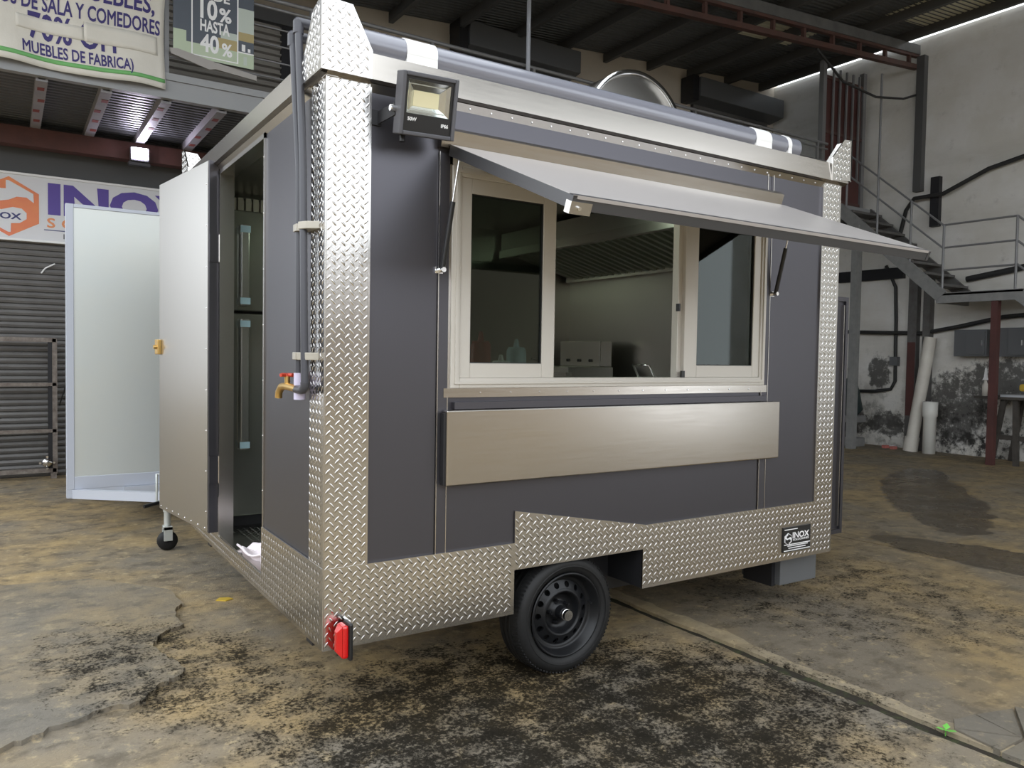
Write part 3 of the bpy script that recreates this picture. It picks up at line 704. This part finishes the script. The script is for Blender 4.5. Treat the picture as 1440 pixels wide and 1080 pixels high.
# --- corner columns and skirts of checker plate
HP = .165
zs = .69                                     # top of the skirt
front_skirt = [(-.006,Z0),(.892,Z0),(.892,.83),(1.70,.69),(L_,.69),(L_,Z0),(1.684,Z0),(1.684,.565),(.900,.565)]
plate('corner_column', [(-.014,zs-.01),(HP,zs-.01),(HP,ZT),(-.014,ZT)], 1, -.014, -1, TR)
plate('corner_column', [(3.085,zs-.01),(L_+.006,zs-.01),(L_+.006,ZT),(3.085,ZT)], 1, -.014, -1, TR)
plate('corner_column', [(-.0055,zs-.01),(HP,zs-.01),(HP,ZT),(-.0055,ZT)], 0, -.014, -1, TR)
plate('corner_column', [(W_-HP,zs-.01),(W_+.01,zs-.01),(W_+.01,ZT),(W_-HP,ZT)], 0, -.014, -1, TR)
B().box(HP-.004,HP+.006,-.016,.0,zs,ZT).obj('column_return','plate',TR); B().box(3.078,3.088,-.016,0,zs,ZT).obj('column_return','plate',TR)
plate('skirt', [(-.016,Z0),(.892,Z0),(.892,zs),(-.016,zs)], 1, -.016, -1, TR)
plate('skirt', [(.892,.565),(1.684,.565),(1.684,Z0),(L_+.006,Z0),(L_+.006,zs),(1.70,zs),(.892,.838)], 1, -.016, -1, TR, holes=((2.77,3.06,.39,.575),))
plate('side_skirt', [(-.0075,Z0),(.875,Z0),(.875,zs),(-.0075,zs)], 0, -.016, -1, TR)
plate('side_skirt', [(.875,Z0),(1.80,Z0),(1.80,.455),(.875,.455)], 0, -.016, -1, TR)
plate('side_skirt', [(1.80,Z0),(W_,Z0),(W_,zs),(1.80,zs)], 0, -.016, -1, TR)
B().box(-.0185,-.0125,-.0185,-.0125,Z0,ZT).obj('corner_bead','steel_plain',TR,.002)
# --- coloured body panels
def panel(x0,x1,z0,z1,y=-.004,m='panel'): return B().box(x0,x1,y,.03,z0,z1).obj('panel',m,TR,.002)
panel(HP,.482,zs-.05,ZT); panel(.535,2.565,zs-.05,1.375); panel(.482,2.585,2.41,ZT); panel(2.625,3.085,zs-.05,ZT)
panel(2.585,2.625,2.41,ZT,-.0,'panel')
B().box(.482,.535,-.010,.03,zs-.05,2.41).obj('seam_trim','panel',TR,.003); B().box(2.565,2.625,-.010,.03,zs-.05,2.41).obj('seam_trim','panel',TR,.003)
for x0,x1,y0,z0,z1 in ((.482,.486,-.013,zs,2.41),(.531,.535,-.013,zs,1.375),(2.565,2.569,-.013,zs,1.375),(2.621,2.625,-.013,zs,2.41),(2.583,2.588,-.010,2.48,ZT),(2.632,2.637,-.010,2.48,ZT)): B().box(x0,x1,y0,0,z0,z1).obj('seam_bead','steel_plain',TR)
# side (door) panels
B().box(-.004,.03,HP,.872,zs-.05,ZT).obj('panel','panel',TR,.002)
B().box(-.004,.03,1.80,W_-HP,zs-.05,ZT).obj('panel','panel',TR,.002)
# other walls, roof, floor
B().box(.03,L_,W_-.03,W_,Z0,ZT).obj('rear_wall','panel',TR)
B().box(L_-.03,L_,.0,W_,Z0,ZT).obj('end_wall','panel',TR)
B().box(-.0,L_,0,W_,ZT-.02,ZT+.06).obj('roof','steel_plain',TR)
fo = B().box(.0,L_,.30,W_,.37,.45).box(0,.884,0,.30,.37,.45).box(1.702,L_,0,.30,.37,.45).obj('floor_plate','plate',TR)
treads([(.0,.88),(.9,.88),(.9,2.4),(.0,2.4)], lambda a,b_: (a,b_,.45), (0,0,1), fo)
# inner linings
il = B().box(.03,.06,.0,.872,.45,ZT).box(.03,.06,1.80,W_-.03,.45,ZT)
il.obj('inner_lining','steel_in',TR)
B().box(.06,L_-.03,W_-.07,W_-.03,.45,ZT).obj('inner_lining','steel_in',TR); B().box(L_-.07,L_-.03,.03,W_-.07,.45,ZT).obj('inner_lining','steel_in',TR)
B().box(.03,L_-.03,.03,W_-.03,ZT-.04,ZT-.02).obj('ceiling_lining','steel_in',TR)
B().box(.06,L_-.07,.03,.06,.61,1.375).box(.06,.535,.03,.06,1.375,2.42).box(2.60,L_-.07,.03,.06,1.375,2.42).box(.06,L_-.07,.03,.06,2.42,ZT-.04).obj('inner_lining','steel_in',TR)
# door frame
b = B(); b.box(-.012,.075,.860,.878,.45,ZT); b.box(-.012,.07,1.795,1.812,.45,ZT); b.obj('door_jamb','steel_plain',TR)
B().box(-.012,.10,.86,1.81,.445,.462).obj('sill','plate',TR)
B().box(-.012,.08,.86,1.81,ZT-.06,ZT-.035).obj('door_header','steel_plain',TR)
rivets([(-.013,.869,z) for z in frange(.6,2.5,.27)], (-1,0,0), TR, .004)
# --- roof band and lip
def band(pts, ax, a, b_, nm='roof_band'): return B().prism(pts, ax, a, b_).obj(nm,'steel',TR)
band([(-.012,2.625),(-.045,2.638),(-.035,2.742),(.03,2.75),(.03,2.625)],0,-.02,L_+.03)
B().prism([(-.012,2.625),(-.045,2.638),(-.035,2.742),(.03,2.75),(.03,2.625)],1,-.02,W_+.03).obj('roof_band','steel_plain',TR)
LIP = [(-.004,2.598),(-.024,2.627),(.0,2.627),(.0,2.598)]
B().prism(LIP,0,HP,3.085).obj('drip_lip','steel_plain',TR); B().prism(LIP,1,HP,W_-HP).obj('drip_lip','steel_plain',TR)
rivets([(x,-.0140,2.612) for x in frange(.30,3.05,.108)], (0,-1,0), TR, .0045)
# corner crowns
crA = [(-.05,2.636),(.158,2.636),(.160,2.745),(.076,2.905),(-.05,2.91)]
plate('corner_crown', crA, 1, -.05, -1, TR); plate('corner_crown', [(-.0415,2.636),(.20,2.636),(.19,2.70),(.165,2.74),(.045,2.89),(-.0415,2.91)], 0, -.05, -1, TR)
crR = [(3.115,2.636),(3.30,2.655),(3.30,2.90),(3.225,2.895),(3.115,2.775)]
plate('corner_crown', crR, 1, -.05, -1, TR); plate('corner_crown', [(-.05,2.65),(.16,2.64),(.16,2.76),(.05,2.90),(-.05,2.90)], 0, 3.30, 1, TR)
plate('corner_crown', [(W_-.15,2.636),(W_+.05,2.636),(W_+.05,2.905),(W_-.02,2.90),(W_-.15,2.76)], 0, -.05, -1, TR); plate('corner_crown', [(-.05,2.636),(.15,2.636),(.14,2.76),(.05,2.90),(-.05,2.905)], 1, W_+.05, -1, TR)
# roof tube with straps
tb_ = B().cyl((.12,.028,2.79),(2.84,.028,2.79),.062,n=28).obj('roof_tube','tube_grey',TR)
for x0,x1 in ((.315,.455),(2.445,2.575),(2.72,2.75)):
    B().cyl((x0,.028,2.79),(x1,.028,2.79),.0655,n=28).box(x0,x1,-.035,-.025,2.72,2.79).obj('strap','white_strap',tb_)
B().cyl((2.835,.028,2.79),(2.86,.028,2.79),.05,.035,n=28).obj('end_cap','black',tb_)
# extractor on the roof
ex = B().lathe([(0,-.18),(.40,-.18),(.42,-.17),(.42,.17),(0,.17)],(2.42,1.12,3.0),'y',56).obj('extractor_housing','steel_plain',TR)
B().lathe([(.40,-.20),(.425,-.20),(.425,-.18),(.40,-.18)],(2.42,1.12,3.0),'y',56).obj('housing_rim','chrome',ex)
B().box(2.2,2.64,.95,1.3,2.68,2.9).obj('housing_base','steel_plain',ex)
# --- serving window
WX0,WX1,WZ0,WZ1 = .548,2.595,1.405,2.365
frame_rect(B(),WX0,WX1,WZ0,WZ1,.045,-.012,.075).obj('window_frame','alu',TR,.003)
frame_rect(B(),WX0+.018,WX1-.018,WZ0+.018,WZ1-.018,.012,-.020,.0).obj('window_bead','alu',TR)
B().box(.535,WX1+.01,-.006,.05,WZ1,2.42).obj('window_head','alu',TR)
def sash(x0,x1,y0,y1,wl=.06,wr=.06):
    z0,z1 = WZ0+.045,WZ1-.045
    s_ = B().box(x0,x0+wl,y0,y1,z0,z1).box(x1-wr,x1,y0,y1,z0,z1).box(x0+wl,x1-wr,y0,y1,z0,z0+.065).box(x0+wl,x1-wr,y0,y1,z1-.065,z1).obj('window_sash','alu',TR,.003)
    frame_rect(B(),x0+wl-.006,x1-wr+.006,z0+.059,z1-.059,.010,y0+.006,y1-.006).obj('gasket','gasket',s_)
    B().box(x0+wl,x1-wr,(y0+y1)/2-.003,(y0+y1)/2+.003,z0+.06,z1-.06).obj('glass_pane','glass',s_)
    return s_
sash(WX0+.045,1.105,-.004,.030,.055,.072); sr = sash(1.955,WX1-.045,-.004,.030,.095,.055)
B().box(1.925,1.955,.02,.062,WZ0+.045,WZ1-.045).obj('meeting_stile','alu',sr); B().box(1.922,1.93,.005,.03,1.80,1.84).obj('catch','black',sr); B().box(1.935,1.957,-.012,.0,1.45,1.485).obj('stop','black',sr)
B().box(.515,WX1+.02,-.012,.03,1.365,1.405).obj('sill_trim','steel',TR); rivets([(x,-.0125,1.385) for x in frange(.70,2.55,.16)],(0,-1,0),TR,.005)
B().box(.533,.549,-.006,.03,1.40,2.42).box(WX1,WX1+.018,-.006,.03,1.40,2.42).obj('reveal_strip','steel_plain',TR)
# header gutter above the flap
B().prism([(.0,2.425),(-.036,2.425),(-.058,2.492),(-.034,2.510),(.0,2.516)],0,.475,2.665).obj('awning_gutter','steel',TR)
# flap
hy,hz,oy,oz = -.045,2.425,-.905,2.075; fx0,fx1 = .515,2.675
d = Vector((0,oy-hy,oz-hz)); nrm = Vector((0,d.z,-d.y)).normalized()
if nrm.z < 0: nrm = -nrm
aw = B().add([Vector((x,hy,hz))+d*t+nrm*q for q in (0,.012) for t in (0,1) for x in (fx0,fx1)],[(0,1,3,2),(4,6,7,5),(0,4,5,1),(2,3,7,6),(0,2,6,4),(1,5,7,3)]).obj('awning_panel','awning_under',TR)
def abar(p,q,w,h,nm,m): return B().bar(p,q,w,h,up=tuple(nrm)).obj(nm,m,aw)
P = lambda x,t,o=0.: Vector((x,hy,hz))+d*t+nrm*o
for x in (fx0+.008,fx1-.008): abar(P(x,0,-.012),P(x,1,-.012),.018,.045,'side_frame','awning_frame')
abar(P(fx0,.985,-.012),P(fx1,.985,-.012),.022,.050,'front_frame','awning_frame'); abar(P(fx0,.015,-.01),P(fx1,.015,-.01),.03,.03,'hinge_rail','black')
abar(P(fx0+.02,.965,-.004),P(fx1-.02,.965,-.004),.012,.010,'edge_seal','steel_plain'); abar(P(fx0-.004,.985,-.03),P(fx0+.085,.985,-.03),.032,.042,'corner_bracket','steel_plain')
B().cyl(P(fx0+.03,1.0,-.03),P(fx0+.03,1.012,-.03),.007,n=12).obj('bracket_bolt','chrome',aw)
for x,zb in ((.492,1.91),(2.648,1.93)):
    xt = .53 if x < 1 else 2.655
    p = Vector((x,-.03,zb)); q = P(xt,.075 if x < 1 else .11,-.035); m_ = p+(q-p)*(.62 if x < 1 else .6)
    g = B().cyl(p,m_,.0115,n=12).obj('gas_strut','black',TR); B().cyl(m_,q,.005,n=8).obj('strut_rod','chrome',g)
    B().cyl((x,-.0,zb),(x,-.045,zb),.011,n=10).box(x-.025,x+.012,-.012,-.002,zb-.014,zb+.014).obj('strut_mount','chrome',g); B().cyl(q,q+Vector((.03,0,.005)),.010,n=10).obj('strut_ball','chrome',g)
# folding counter shelf
cs = B().box(.51,2.685,-.055,-.020,.985,1.312).obj('counter_shelf','steel',TR,.006)
B().box(.500,.518,-.045,-.016,.99,1.30).obj('shelf_return','dark_steel',cs); B().box(.56,2.6,-.03,0,1.315,1.345).obj('shelf_hinge','panel',cs)
# --- door folded back along the side
th = math.radians(7.5)
def dpt(t, o, z): return (-.012-t*math.sin(th)-o*math.cos(th), 1.815+t*math.cos(th)-o*math.sin(th), z)
def dslab(t0,t1,o0,o1,z0,z1): return B().add([dpt(t,o,z) for z in (z0,z1) for o in (o0,o1) for t in (t0,t1)],[(0,2,3,1),(4,5,7,6),(0,1,5,4),(2,6,7,3),(0,4,6,2),(1,3,7,5)])
dr = dslab(0,.93,.0,.058,.475,2.655).obj('entry_door','panel',TR,.003)
dslab(.008,.925,.058,.062,.48,2.65).obj('inner_skin','steel_in',dr)
for z in (.85,2.15): dslab(-.006,.002,.0,.055,z-.08,z+.08).obj('hinge','panel',dr); B().cyl((-.010,1.806,z-.08),(-.010,1.806,z+.08),.007,n=10).obj('hinge_pin','steel_plain',dr)
dslab(.888,.955,.062,.085,1.52,1.62).obj('lock_case','brass',dr,.004); 
B().cyl(dpt(.91,.085,1.57),dpt(.91,.105,1.57),.014,n=12).obj('lock_knob','brass',dr)
b = B()
for z in frange(.6,2.6,.24): b.cyl(dpt(.03,.062,z),dpt(.03,.065,z),.005,.003,8)
for t in frange(.05,.9,.12): b.cyl(dpt(t,.062,.50),dpt(t,.065,.50),.005,.003,8)
b.obj('rivet_row','chrome',dr)
# --- water pipes and tap on the corner
for k,(ys_,zt_,px) in enumerate((((.200,.203,.215,.312),2.875,-.048),((.104,.119,.142,.216),2.895,-.055))):
    yt = ys_[3]
    pth = [(px,ys_[0],1.42),(px,ys_[1],1.7),(px,ys_[2],2.29),(px,yt,zt_)]
    pb = B().tube(pth,.0155,14).obj('water_pipe','pvc_grey',TR)
    B().cyl((px,yt,zt_-.045),(px,yt,zt_+.005),.0215,n=14).cyl((px-.005,yt,zt_),(px+.06,yt,zt_),.0215,n=14).lathe([(0,-.0215),(.0108,-.0186),(.0186,-.0108),(.0215,0),(.0186,.0108),(.0108,.0186),(0,.0215)],(px,yt,zt_),'z',14).obj('elbow','pvc_grey',pb)
    B().cyl((px,yt,zt_),(.9,yt-.02,zt_-.02),.0155,n=14).obj('roof_run','pvc_grey',pb)
for z in (2.06,1.535): B().prism([(-.014,.06),(-.03,.075),(-.058,.095),(-.077,.135),(-.05,.16),(-.05,.175),(-.069,.185),(-.069,.225),(-.04,.245),(-.014,.25)],2,z-.015,z+.015).obj('pipe_clip','clip',TR,.002)
tp = B().tube([(-.055,.104,1.43),(-.055,.104,1.415),(-.058,.115,1.40),(-.058,.14,1.398),(-.058,.20,1.398)],.018,12).obj('tap_elbow','pvc_grey',TR)
B().cyl((-.045,.20,1.355),(-.045,.20,1.465),.024,n=16).obj('coupling','pvc_lilac',tp)
B().tube([(-.06,.19,1.40),(-.06,.34,1.405),(-.06,.40,1.40),(-.06,.44,1.375),(-.06,.445,1.35)],.016,12).cyl((-.06,.32,1.41),(-.06,.32,1.45),.012,n=10).obj('tap','brass',tp)
b = B(); b.cyl((-.06,.32,1.448),(-.06,.32,1.458),.015,n=10)
for k in range(4):
    a = k*math.pi/2+.4; b.cyl((-.06,.32,1.453),(-.06+.035*math.cos(a),.32+.035*math.sin(a),1.453),.008,n=8)
b.obj('tap_handle','red_handle',tp)
# --- tail light
tl = B().box(.062,.080,-.105,-.03,.335,.485).obj('tail_light','black',TR,.008)
B().prism([(-.100,.345),(-.036,.345),(-.036,.478),(-.100,.478)],0,.035,.063).obj('red_lens','red_lens',tl,.010)
b = B(); b.add([(.036,-.096,.35),(.036,-.040,.35),(.036,-.040,.474),(.036,-.096,.474),(.018,-.082,.372),(.018,-.055,.372),(.018,-.055,.452),(.018,-.082,.452)],[(0,1,5,4),(1,2,6,5),(2,3,7,6),(3,0,4,7),(4,5,6,7)]); b.obj('lens_dome','red_lens',tl,.004)
B().box(.075,.086,-.06,-.012,.40,.48).obj('bracket','chrome',tl)
# --- maker's sticker
sk = B().box(2.79,3.045,-.0225,-.016,.408,.556).obj('maker_sticker','print_black',TR)
sy = -.0225
logo(2.832,.487,.036,sy,sk,'print_white','print_black',None)
text('INOX','print_white',sk,(2.875,sy,.488),.034,width=.155,depth=.001,fat=.03); text('SOLUCIONES','print_white',sk,(2.878,sy,.472),.011,width=.15,depth=.001,fat=.03)
for x0,x1,z in ((2.80,2.92,.540),(2.80,3.04,.450),(2.83,3.02,.441),(2.84,3.0,.428),(2.80,3.04,.414)): B().box(x0,x1,sy-.001,sy,z,z+.005).obj('printed_line','print_white',sk)
# --- running gear
WC = (1.222, .010, .2925)
def wheel(cy, s):
    w = B().lathe([(.20,.022*s),(.215,.004*s),(.245,-.008*s),(.272,.002*s),(.286,.022*s),(.2925,.045*s),(.2925,.145*s),(.286,.168*s),(.272,.188*s),(.245,.198*s),(.20,.18*s)],(WC[0],cy,WC[2]),'y',72).obj('wheel','rubber',TR)
    if s < 0: return
    for k in range(3): B().lathe([(.2935,.055+.035*k),(.296,.058+.035*k),(.296,.078+.035*k),(.2935,.081+.035*k)],(WC[0],cy,WC[2]-.0035),'y',72).obj('tread_rib','rubber',w)
    bl = B()
    for k in range(90):
        a = 2*math.pi*k/90; c_, s_ = math.cos(a), math.sin(a)
        p = Vector((WC[0]+.283*c_,cy+.012,WC[2]+.283*s_)); q = Vector((WC[0]+.2925*c_,cy+.05,WC[2]+.2925*s_))
        bl.bar(p,q,.009,.006,up=(c_,0,s_))
    o = bl.obj('tread_blocks','rubber',w); o['kind'] = 'stuff'
    B().lathe([(.236,-.0085),(.240,-.0105),(.243,-.0085)],(WC[0],cy,WC[2]),'y',72).obj('sidewall_ridge','rubber',w)
    rm = B().lathe([(.207,.004),(.203,-.002),(.196,.0),(.192,.016),(.186,.02),(.182,.045),(.172,.052),(.165,.05),(.158,.058)],(WC[0],cy,WC[2]),'y',70).obj('rim','rim',w)
    B().lathe([(.120,.040),(.112,.034),(.104,.034),(.098,.05),(.088,.072),(.076,.082),(.060,.084),(.045,.08),(.040,.06),(.0,.06)],(WC[0],cy,WC[2]),'y',70).obj('wheel_centre','rim',rm)
    NS = 14; pts = 24; web = B()
    def wp(rr, a, d=0.): return (WC[0]+rr*math.cos(a), cy+.040+(rr-.120)/.038*.018+d, WC[2]+rr*math.sin(a))
    for k in range(NS):
        a0 = 2*math.pi*k/NS; da = math.pi/NS; inner, outer = [], []
        for q in range(pts):
            g = 2*math.pi*q/pts+math.pi/4; c_, s_ = math.cos(g), math.sin(g); m_ = max(abs(c_), abs(s_))
            outer.append((.139+.019*s_/m_, a0+da*c_/m_)); inner.append((.139+.0145*s_, a0+.0145*c_/.139))
        web.add([wp(*o) for o in outer]+[wp(*o) for o in inner], [(q, (q+1) % pts, pts+(q+1) % pts, pts+q) for q in range(pts)])
        B().add([wp(*o) for o in inner]+[wp(*o, .012) for o in inner], [(q, (q+1) % pts, pts+(q+1) % pts, pts+q) for q in range(pts)], True).obj('vent_hole','rim',rm)
    web.obj('wheel_disc','rim',rm)
    B().cyl((WC[0],cy+.09,WC[2]),(WC[0],cy+.165,WC[2]),.165,n=40).obj('brake_drum','dark_steel',w)
    for k in range(5):
        a = 2*math.pi*k/5+.6; x, z = WC[0]+.056*math.cos(a), WC[2]+.056*math.sin(a)
        B().cyl((x,cy+.084,z),(x,cy+.06,z),.011,.009,n=6).cyl((x,cy+.062,z),(x,cy+.05,z),.006,n=8).obj('lug_nut','rim',rm)
    B().cyl((WC[0],cy+.085,WC[2]),(WC[0],cy+.02,WC[2]),.034,.030,n=24).obj('hub','rim',rm)
    B().cyl((WC[0],cy+.025,WC[2]),(WC[0],cy-.012,WC[2]),.027,.025,n=24).cyl((WC[0],cy+.03,WC[2]),(WC[0],cy+.005,WC[2]),.028,n=24).obj('hub_cap','chrome',rm)
    B().cyl((WC[0]+.17,cy+.05,WC[2]+.03),(WC[0]+.163,cy+.015,WC[2]+.028),.004,n=8).obj('valve','black',rm)
wheel(WC[1], 1); wheel(W_-.055, -1)
B().cyl((WC[0],.2,WC[2]),(WC[0],W_-.2,WC[2]),.035,n=12).obj('axle','dark_steel',TR)
B().box(.896,1.69,.26,.28,Z0,.60).box(.896,1.69,0,.28,.58,.60).obj('wheel_arch','dark_steel',TR)
B().box(1.684,1.70,-.008,.28,Z0,.60).obj('arch_side','dark_steel',TR); B().box(.885,.897,-.008,.28,Z0,.60).obj('arch_side','dark_steel',TR)
for y in (.30,W_-.38): B().box(.05,L_-.05,y,y+.08,.27,.37).obj('chassis_rail','dark_steel',TR)
B().box(.02,.884,.0,.03,Z0+.01,.66).obj('inner_skirt','dark_steel',TR); B().box(1.702,L_-.02,.0,.03,Z0+.01,.66).obj('inner_skirt','dark_steel',TR)
B().box(2.93,3.28,.10,.40,.16,.37).obj('underbody_box','box_grey',TR,.004)
B().box(2.90,2.94,.14,.36,.15,.37).obj('box_hanger','dark_steel',TR)
# front utility cabinet beyond the far end
uc = B().box(L_,4.26,.62,2.1,.27,2.0).obj('utility_cabinet','panel',TR,.004)
frame_rect(B(),L_+.02,4.285,.24,2.03,.03,.60,.62).obj('cabinet_frame','panel',uc); B().box(4.225,4.231,.595,.62,.30,1.97).obj('cabinet_bead','steel_plain',uc)
B().box(L_-.1,4.6,1.2,1.3,.25,.34).obj('drawbar','dark_steel',uc); B().box(4.4,4.46,1.22,1.28,0,.3).obj('drawbar_leg','dark_steel',uc)
# --- kitchen fittings fixed inside
hd = B().prism([(2.42,2.40),(2.42,2.56),(L_-.07,2.60),(L_-.07,2.24),(3.12,2.24),(2.50,2.40)],1,.55,2.58).obj('range_hood','steel_in',TR)
ang = math.atan2(2.24-2.40,3.12-2.50)
for k in range(23):
    y = .62+k*.083
    B().bar((2.52,y,2.385),(3.10,y,2.235),.03,.03).obj('filter_baffle','filter',hd)
B().box(2.40,2.46,.52,2.58,2.36,2.42).obj('hood_lip','steel_plain',hd); B().box(3.10,L_-.07,.52,2.58,2.20,2.25).obj('hood_rail','steel_plain',hd)
cn = B().box(2.45,L_-.07,.65,2.62,1.28,1.32).obj('counter','steel_in',TR); B().box(2.5,L_-.08,.7,2.6,.45,1.28).obj('counter_base','steel_in',cn)
B().box(.10,2.3,.07,.42,1.30,1.335).obj('serving_counter','steel_in',TR)
cl_ = B().box(1.1,1.7,1.05,1.18,ZT-.058,ZT-.04).obj('ceiling_lamp','lamp_cool',TR)
ribm = B()
for k in range(16): ribm.box(.10+.05*k,.135+.05*k,2.45,2.49,2.43,2.58)
ribm.obj('ribbed_reflection','steel_in',TR)  # ribs modelled after the hood's reflection in the steel wall, not a vent
# ------------------------------------------------------------------ things in and on the trailer
fr = thing('refrigerator','grey steel two-door refrigerator seen through the trailer doorway','refrigerator',(.48,2.3,.45))
B().box(.10,.86,2.07,2.60,.50,2.42).obj('cabinet','dark_steel',fr,.006)
B().box(.10,.86,2.0,2.07,1.80,2.42).obj('freezer_door','fridge',fr,.008); B().box(.10,.86,2.0,2.07,.52,1.785).obj('fridge_door','fridge',fr,.008)
for z0,z1 in ((1.83,2.33),(.94,1.75)):
    h_ = B().bar((.175,1.965,z0),(.175,1.965,z1),.05,.025,up=(0,1,0)).box(.155,.195,1.965,2.0,z0+.02,z0+.06).box(.155,.195,1.965,2.0,z1-.06,z1-.02).obj('handle','fridge_handle',fr,.006)
    for z in (z0+.01,z1-.05): B().box(.145,.205,1.949,1.953,z,z+.04).obj('tape','tape_blue',h_)
B().box(.12,.84,2.05,2.58,.45,.52).obj('plinth','dark_steel',fr)
fy = thing('fryer','stainless twin deep fryer on the kitchen counter','fryer',(2.75,2.1,1.32))
B().box(2.55,3.0,1.80,2.45,1.32,1.47).obj('tank','steel_in',fy,.006); B().box(2.93,3.05,1.88,2.42,1.47,1.68).obj('control_box','steel_plain',fy,.006); B().box(2.50,2.56,1.76,2.48,1.40,1.43).obj('front_lip','steel_plain',fy)
for y in (2.0,2.15,2.3): B().cyl((2.93,y,1.52),(2.915,y,1.52),.012,n=12).obj('knob','black',fy)
B().tube([(2.55,2.0,1.49),(2.35,2.0,1.53)],.01,8).obj('basket_handle','black',fy)
pa = thing('basket','small steel basket with wire handle on the kitchen counter','basket',(2.7,1.0,1.32))
B().box(2.6,2.8,.88,1.08,1.32,1.42).obj('pan','steel_in',pa,.01); B().tube([(2.6,.90,1.42),(2.55,.90,1.50),(2.55,1.06,1.50),(2.6,1.06,1.42)],.008,8).obj('wire_handle','chrome',pa)
for x,y,m,h_,lb in ((.87,.28,'red_handle',.33,'red sauce bottle behind the window pane nearest the floodlight'),(1.0,.30,'print_white',.22,'white sauce bottle behind the window pane nearest the floodlight'),(1.11,.33,'tape_blue',.30,'blue bottle behind the window pane nearest the floodlight')):
    t_ = thing('sauce_bottle',lb,'bottle',(x,y,1.335),'bottles on the serving counter')
    B().lathe([(0,0),(.05,0),(.052,.02),(.05,h_*.8),(.04,h_*.86),(.0,h_*.86)],(x,y,1.335),'z',18).obj('bottle_body',m,t_); B().cyl((x,y,1.335+h_*.8),(x,y,1.335+h_),.02,.008,n=12).obj('nozzle',m,t_)
ck = B(); N = 18; cv = []
for j in range(N+1):
    for i in range(N+1):
        a, c_ = i/N, j/N
        x = -.005+.26*a+.02*math.sin(9*c_); y = .90+.50*c_+.03*math.sin(7*a+2)
        cv.append((x,y,.468+.018+.016*math.sin(11*a+4*c_)+.014*math.sin(13*c_-5*a)+.01*math.sin(23*a*c_+1)))
ck.add(cv,[(j*(N+1)+i,j*(N+1)+i+1,(j+1)*(N+1)+i+1,(j+1)*(N+1)+i) for j in range(N) for i in range(N)],True)
cko = ck.obj('cleaning_cloth','cloth_pink'); md = cko.modifiers.new('t','SOLIDIFY'); md.thickness = .01
tag(cko,'crumpled pale pink cloth lying on the trailer door sill','cloth')
# floodlight on the trailer front
FL = thing('floodlight','grey square floodlight with silver reflector bolted to the trailer front','floodlight',(.34,-.1,2.4))
R_ = Matrix.Translation((.343,-.155,2.535)) @ Matrix.Rotation(math.radians(-2),4,'Y') @ Matrix.Rotation(math.radians(14),4,'X')
def fobj(b_, nm, m, par, bevel=0.):
    b_.v = [tuple(R_ @ Vector(v)) for v in b_.v]; return b_.obj(nm, m, par, bevel)
fb = B(); frame_rect(fb,-.122,.122,-.118,.118,.016,-.035,.03); fb.box(-.106,.106,.005,.03,-.102,.102)
hs = fobj(fb,'housing','flood_body',FL,.004)
frame_rect_b = B(); frame_rect_b.box(-.106,-.094,-.026,-.018,-.102,.102).box(.094,.106,-.026,-.018,-.102,.102).box(-.094,.094,-.026,-.018,.090,.102).box(-.094,.094,-.026,-.018,-.102,-.035)
fobj(frame_rect_b,'black_bezel','black',hs)
rb = B()
a = [(-.094,.094,-.035,.090,-.020),(-.080,.080,-.022,.076,-.008),(-.078,.078,-.020,.074,-.011),(-.056,.056,-.004,.054,.004)]
v = []
for x0,x1,z0,z1,y in a: v += [(x0,y,z0),(x1,y,z0),(x1,y,z1),(x0,y,z1)]
rb.add(v,[(4*i+k,4*i+(k+1)%4,4*i+4+(k+1)%4,4*i+4+k) for i in range(3) for k in range(4)])
fobj(rb,'reflector','reflector',hs); fobj(B().box(-.056,.056,.003,.007,-.004,.054),'led_board','led_yellow',hs)
xd = (R_.to_3x3() @ Vector((1,0,0))); zd = (R_.to_3x3() @ Vector((0,0,1)))
text('50W','print_white',hs,R_ @ Vector((-.088,-.0265,-.062)),.013,xd,zd,depth=.001,fat=.03); text('IP66','print_white',hs,R_ @ Vector((.060,-.0265,-.072)),.013,xd,zd,depth=.001,fat=.03)
B().bar((.20,-.004,2.50),(.222,-.13,2.512),.006,.05).box(.17,.215,-.012,-.002,2.47,2.53).obj('mounting_bracket','dark_steel',FL)
B().cyl((.20,-.13,2.512),(.228,-.13,2.512),.013,n=12).obj('bracket_bolt','chrome',FL); B().cyl((.262,-.11,2.42),(.262,-.11,2.395),.012,n=12).obj('cable_gland','black',FL)
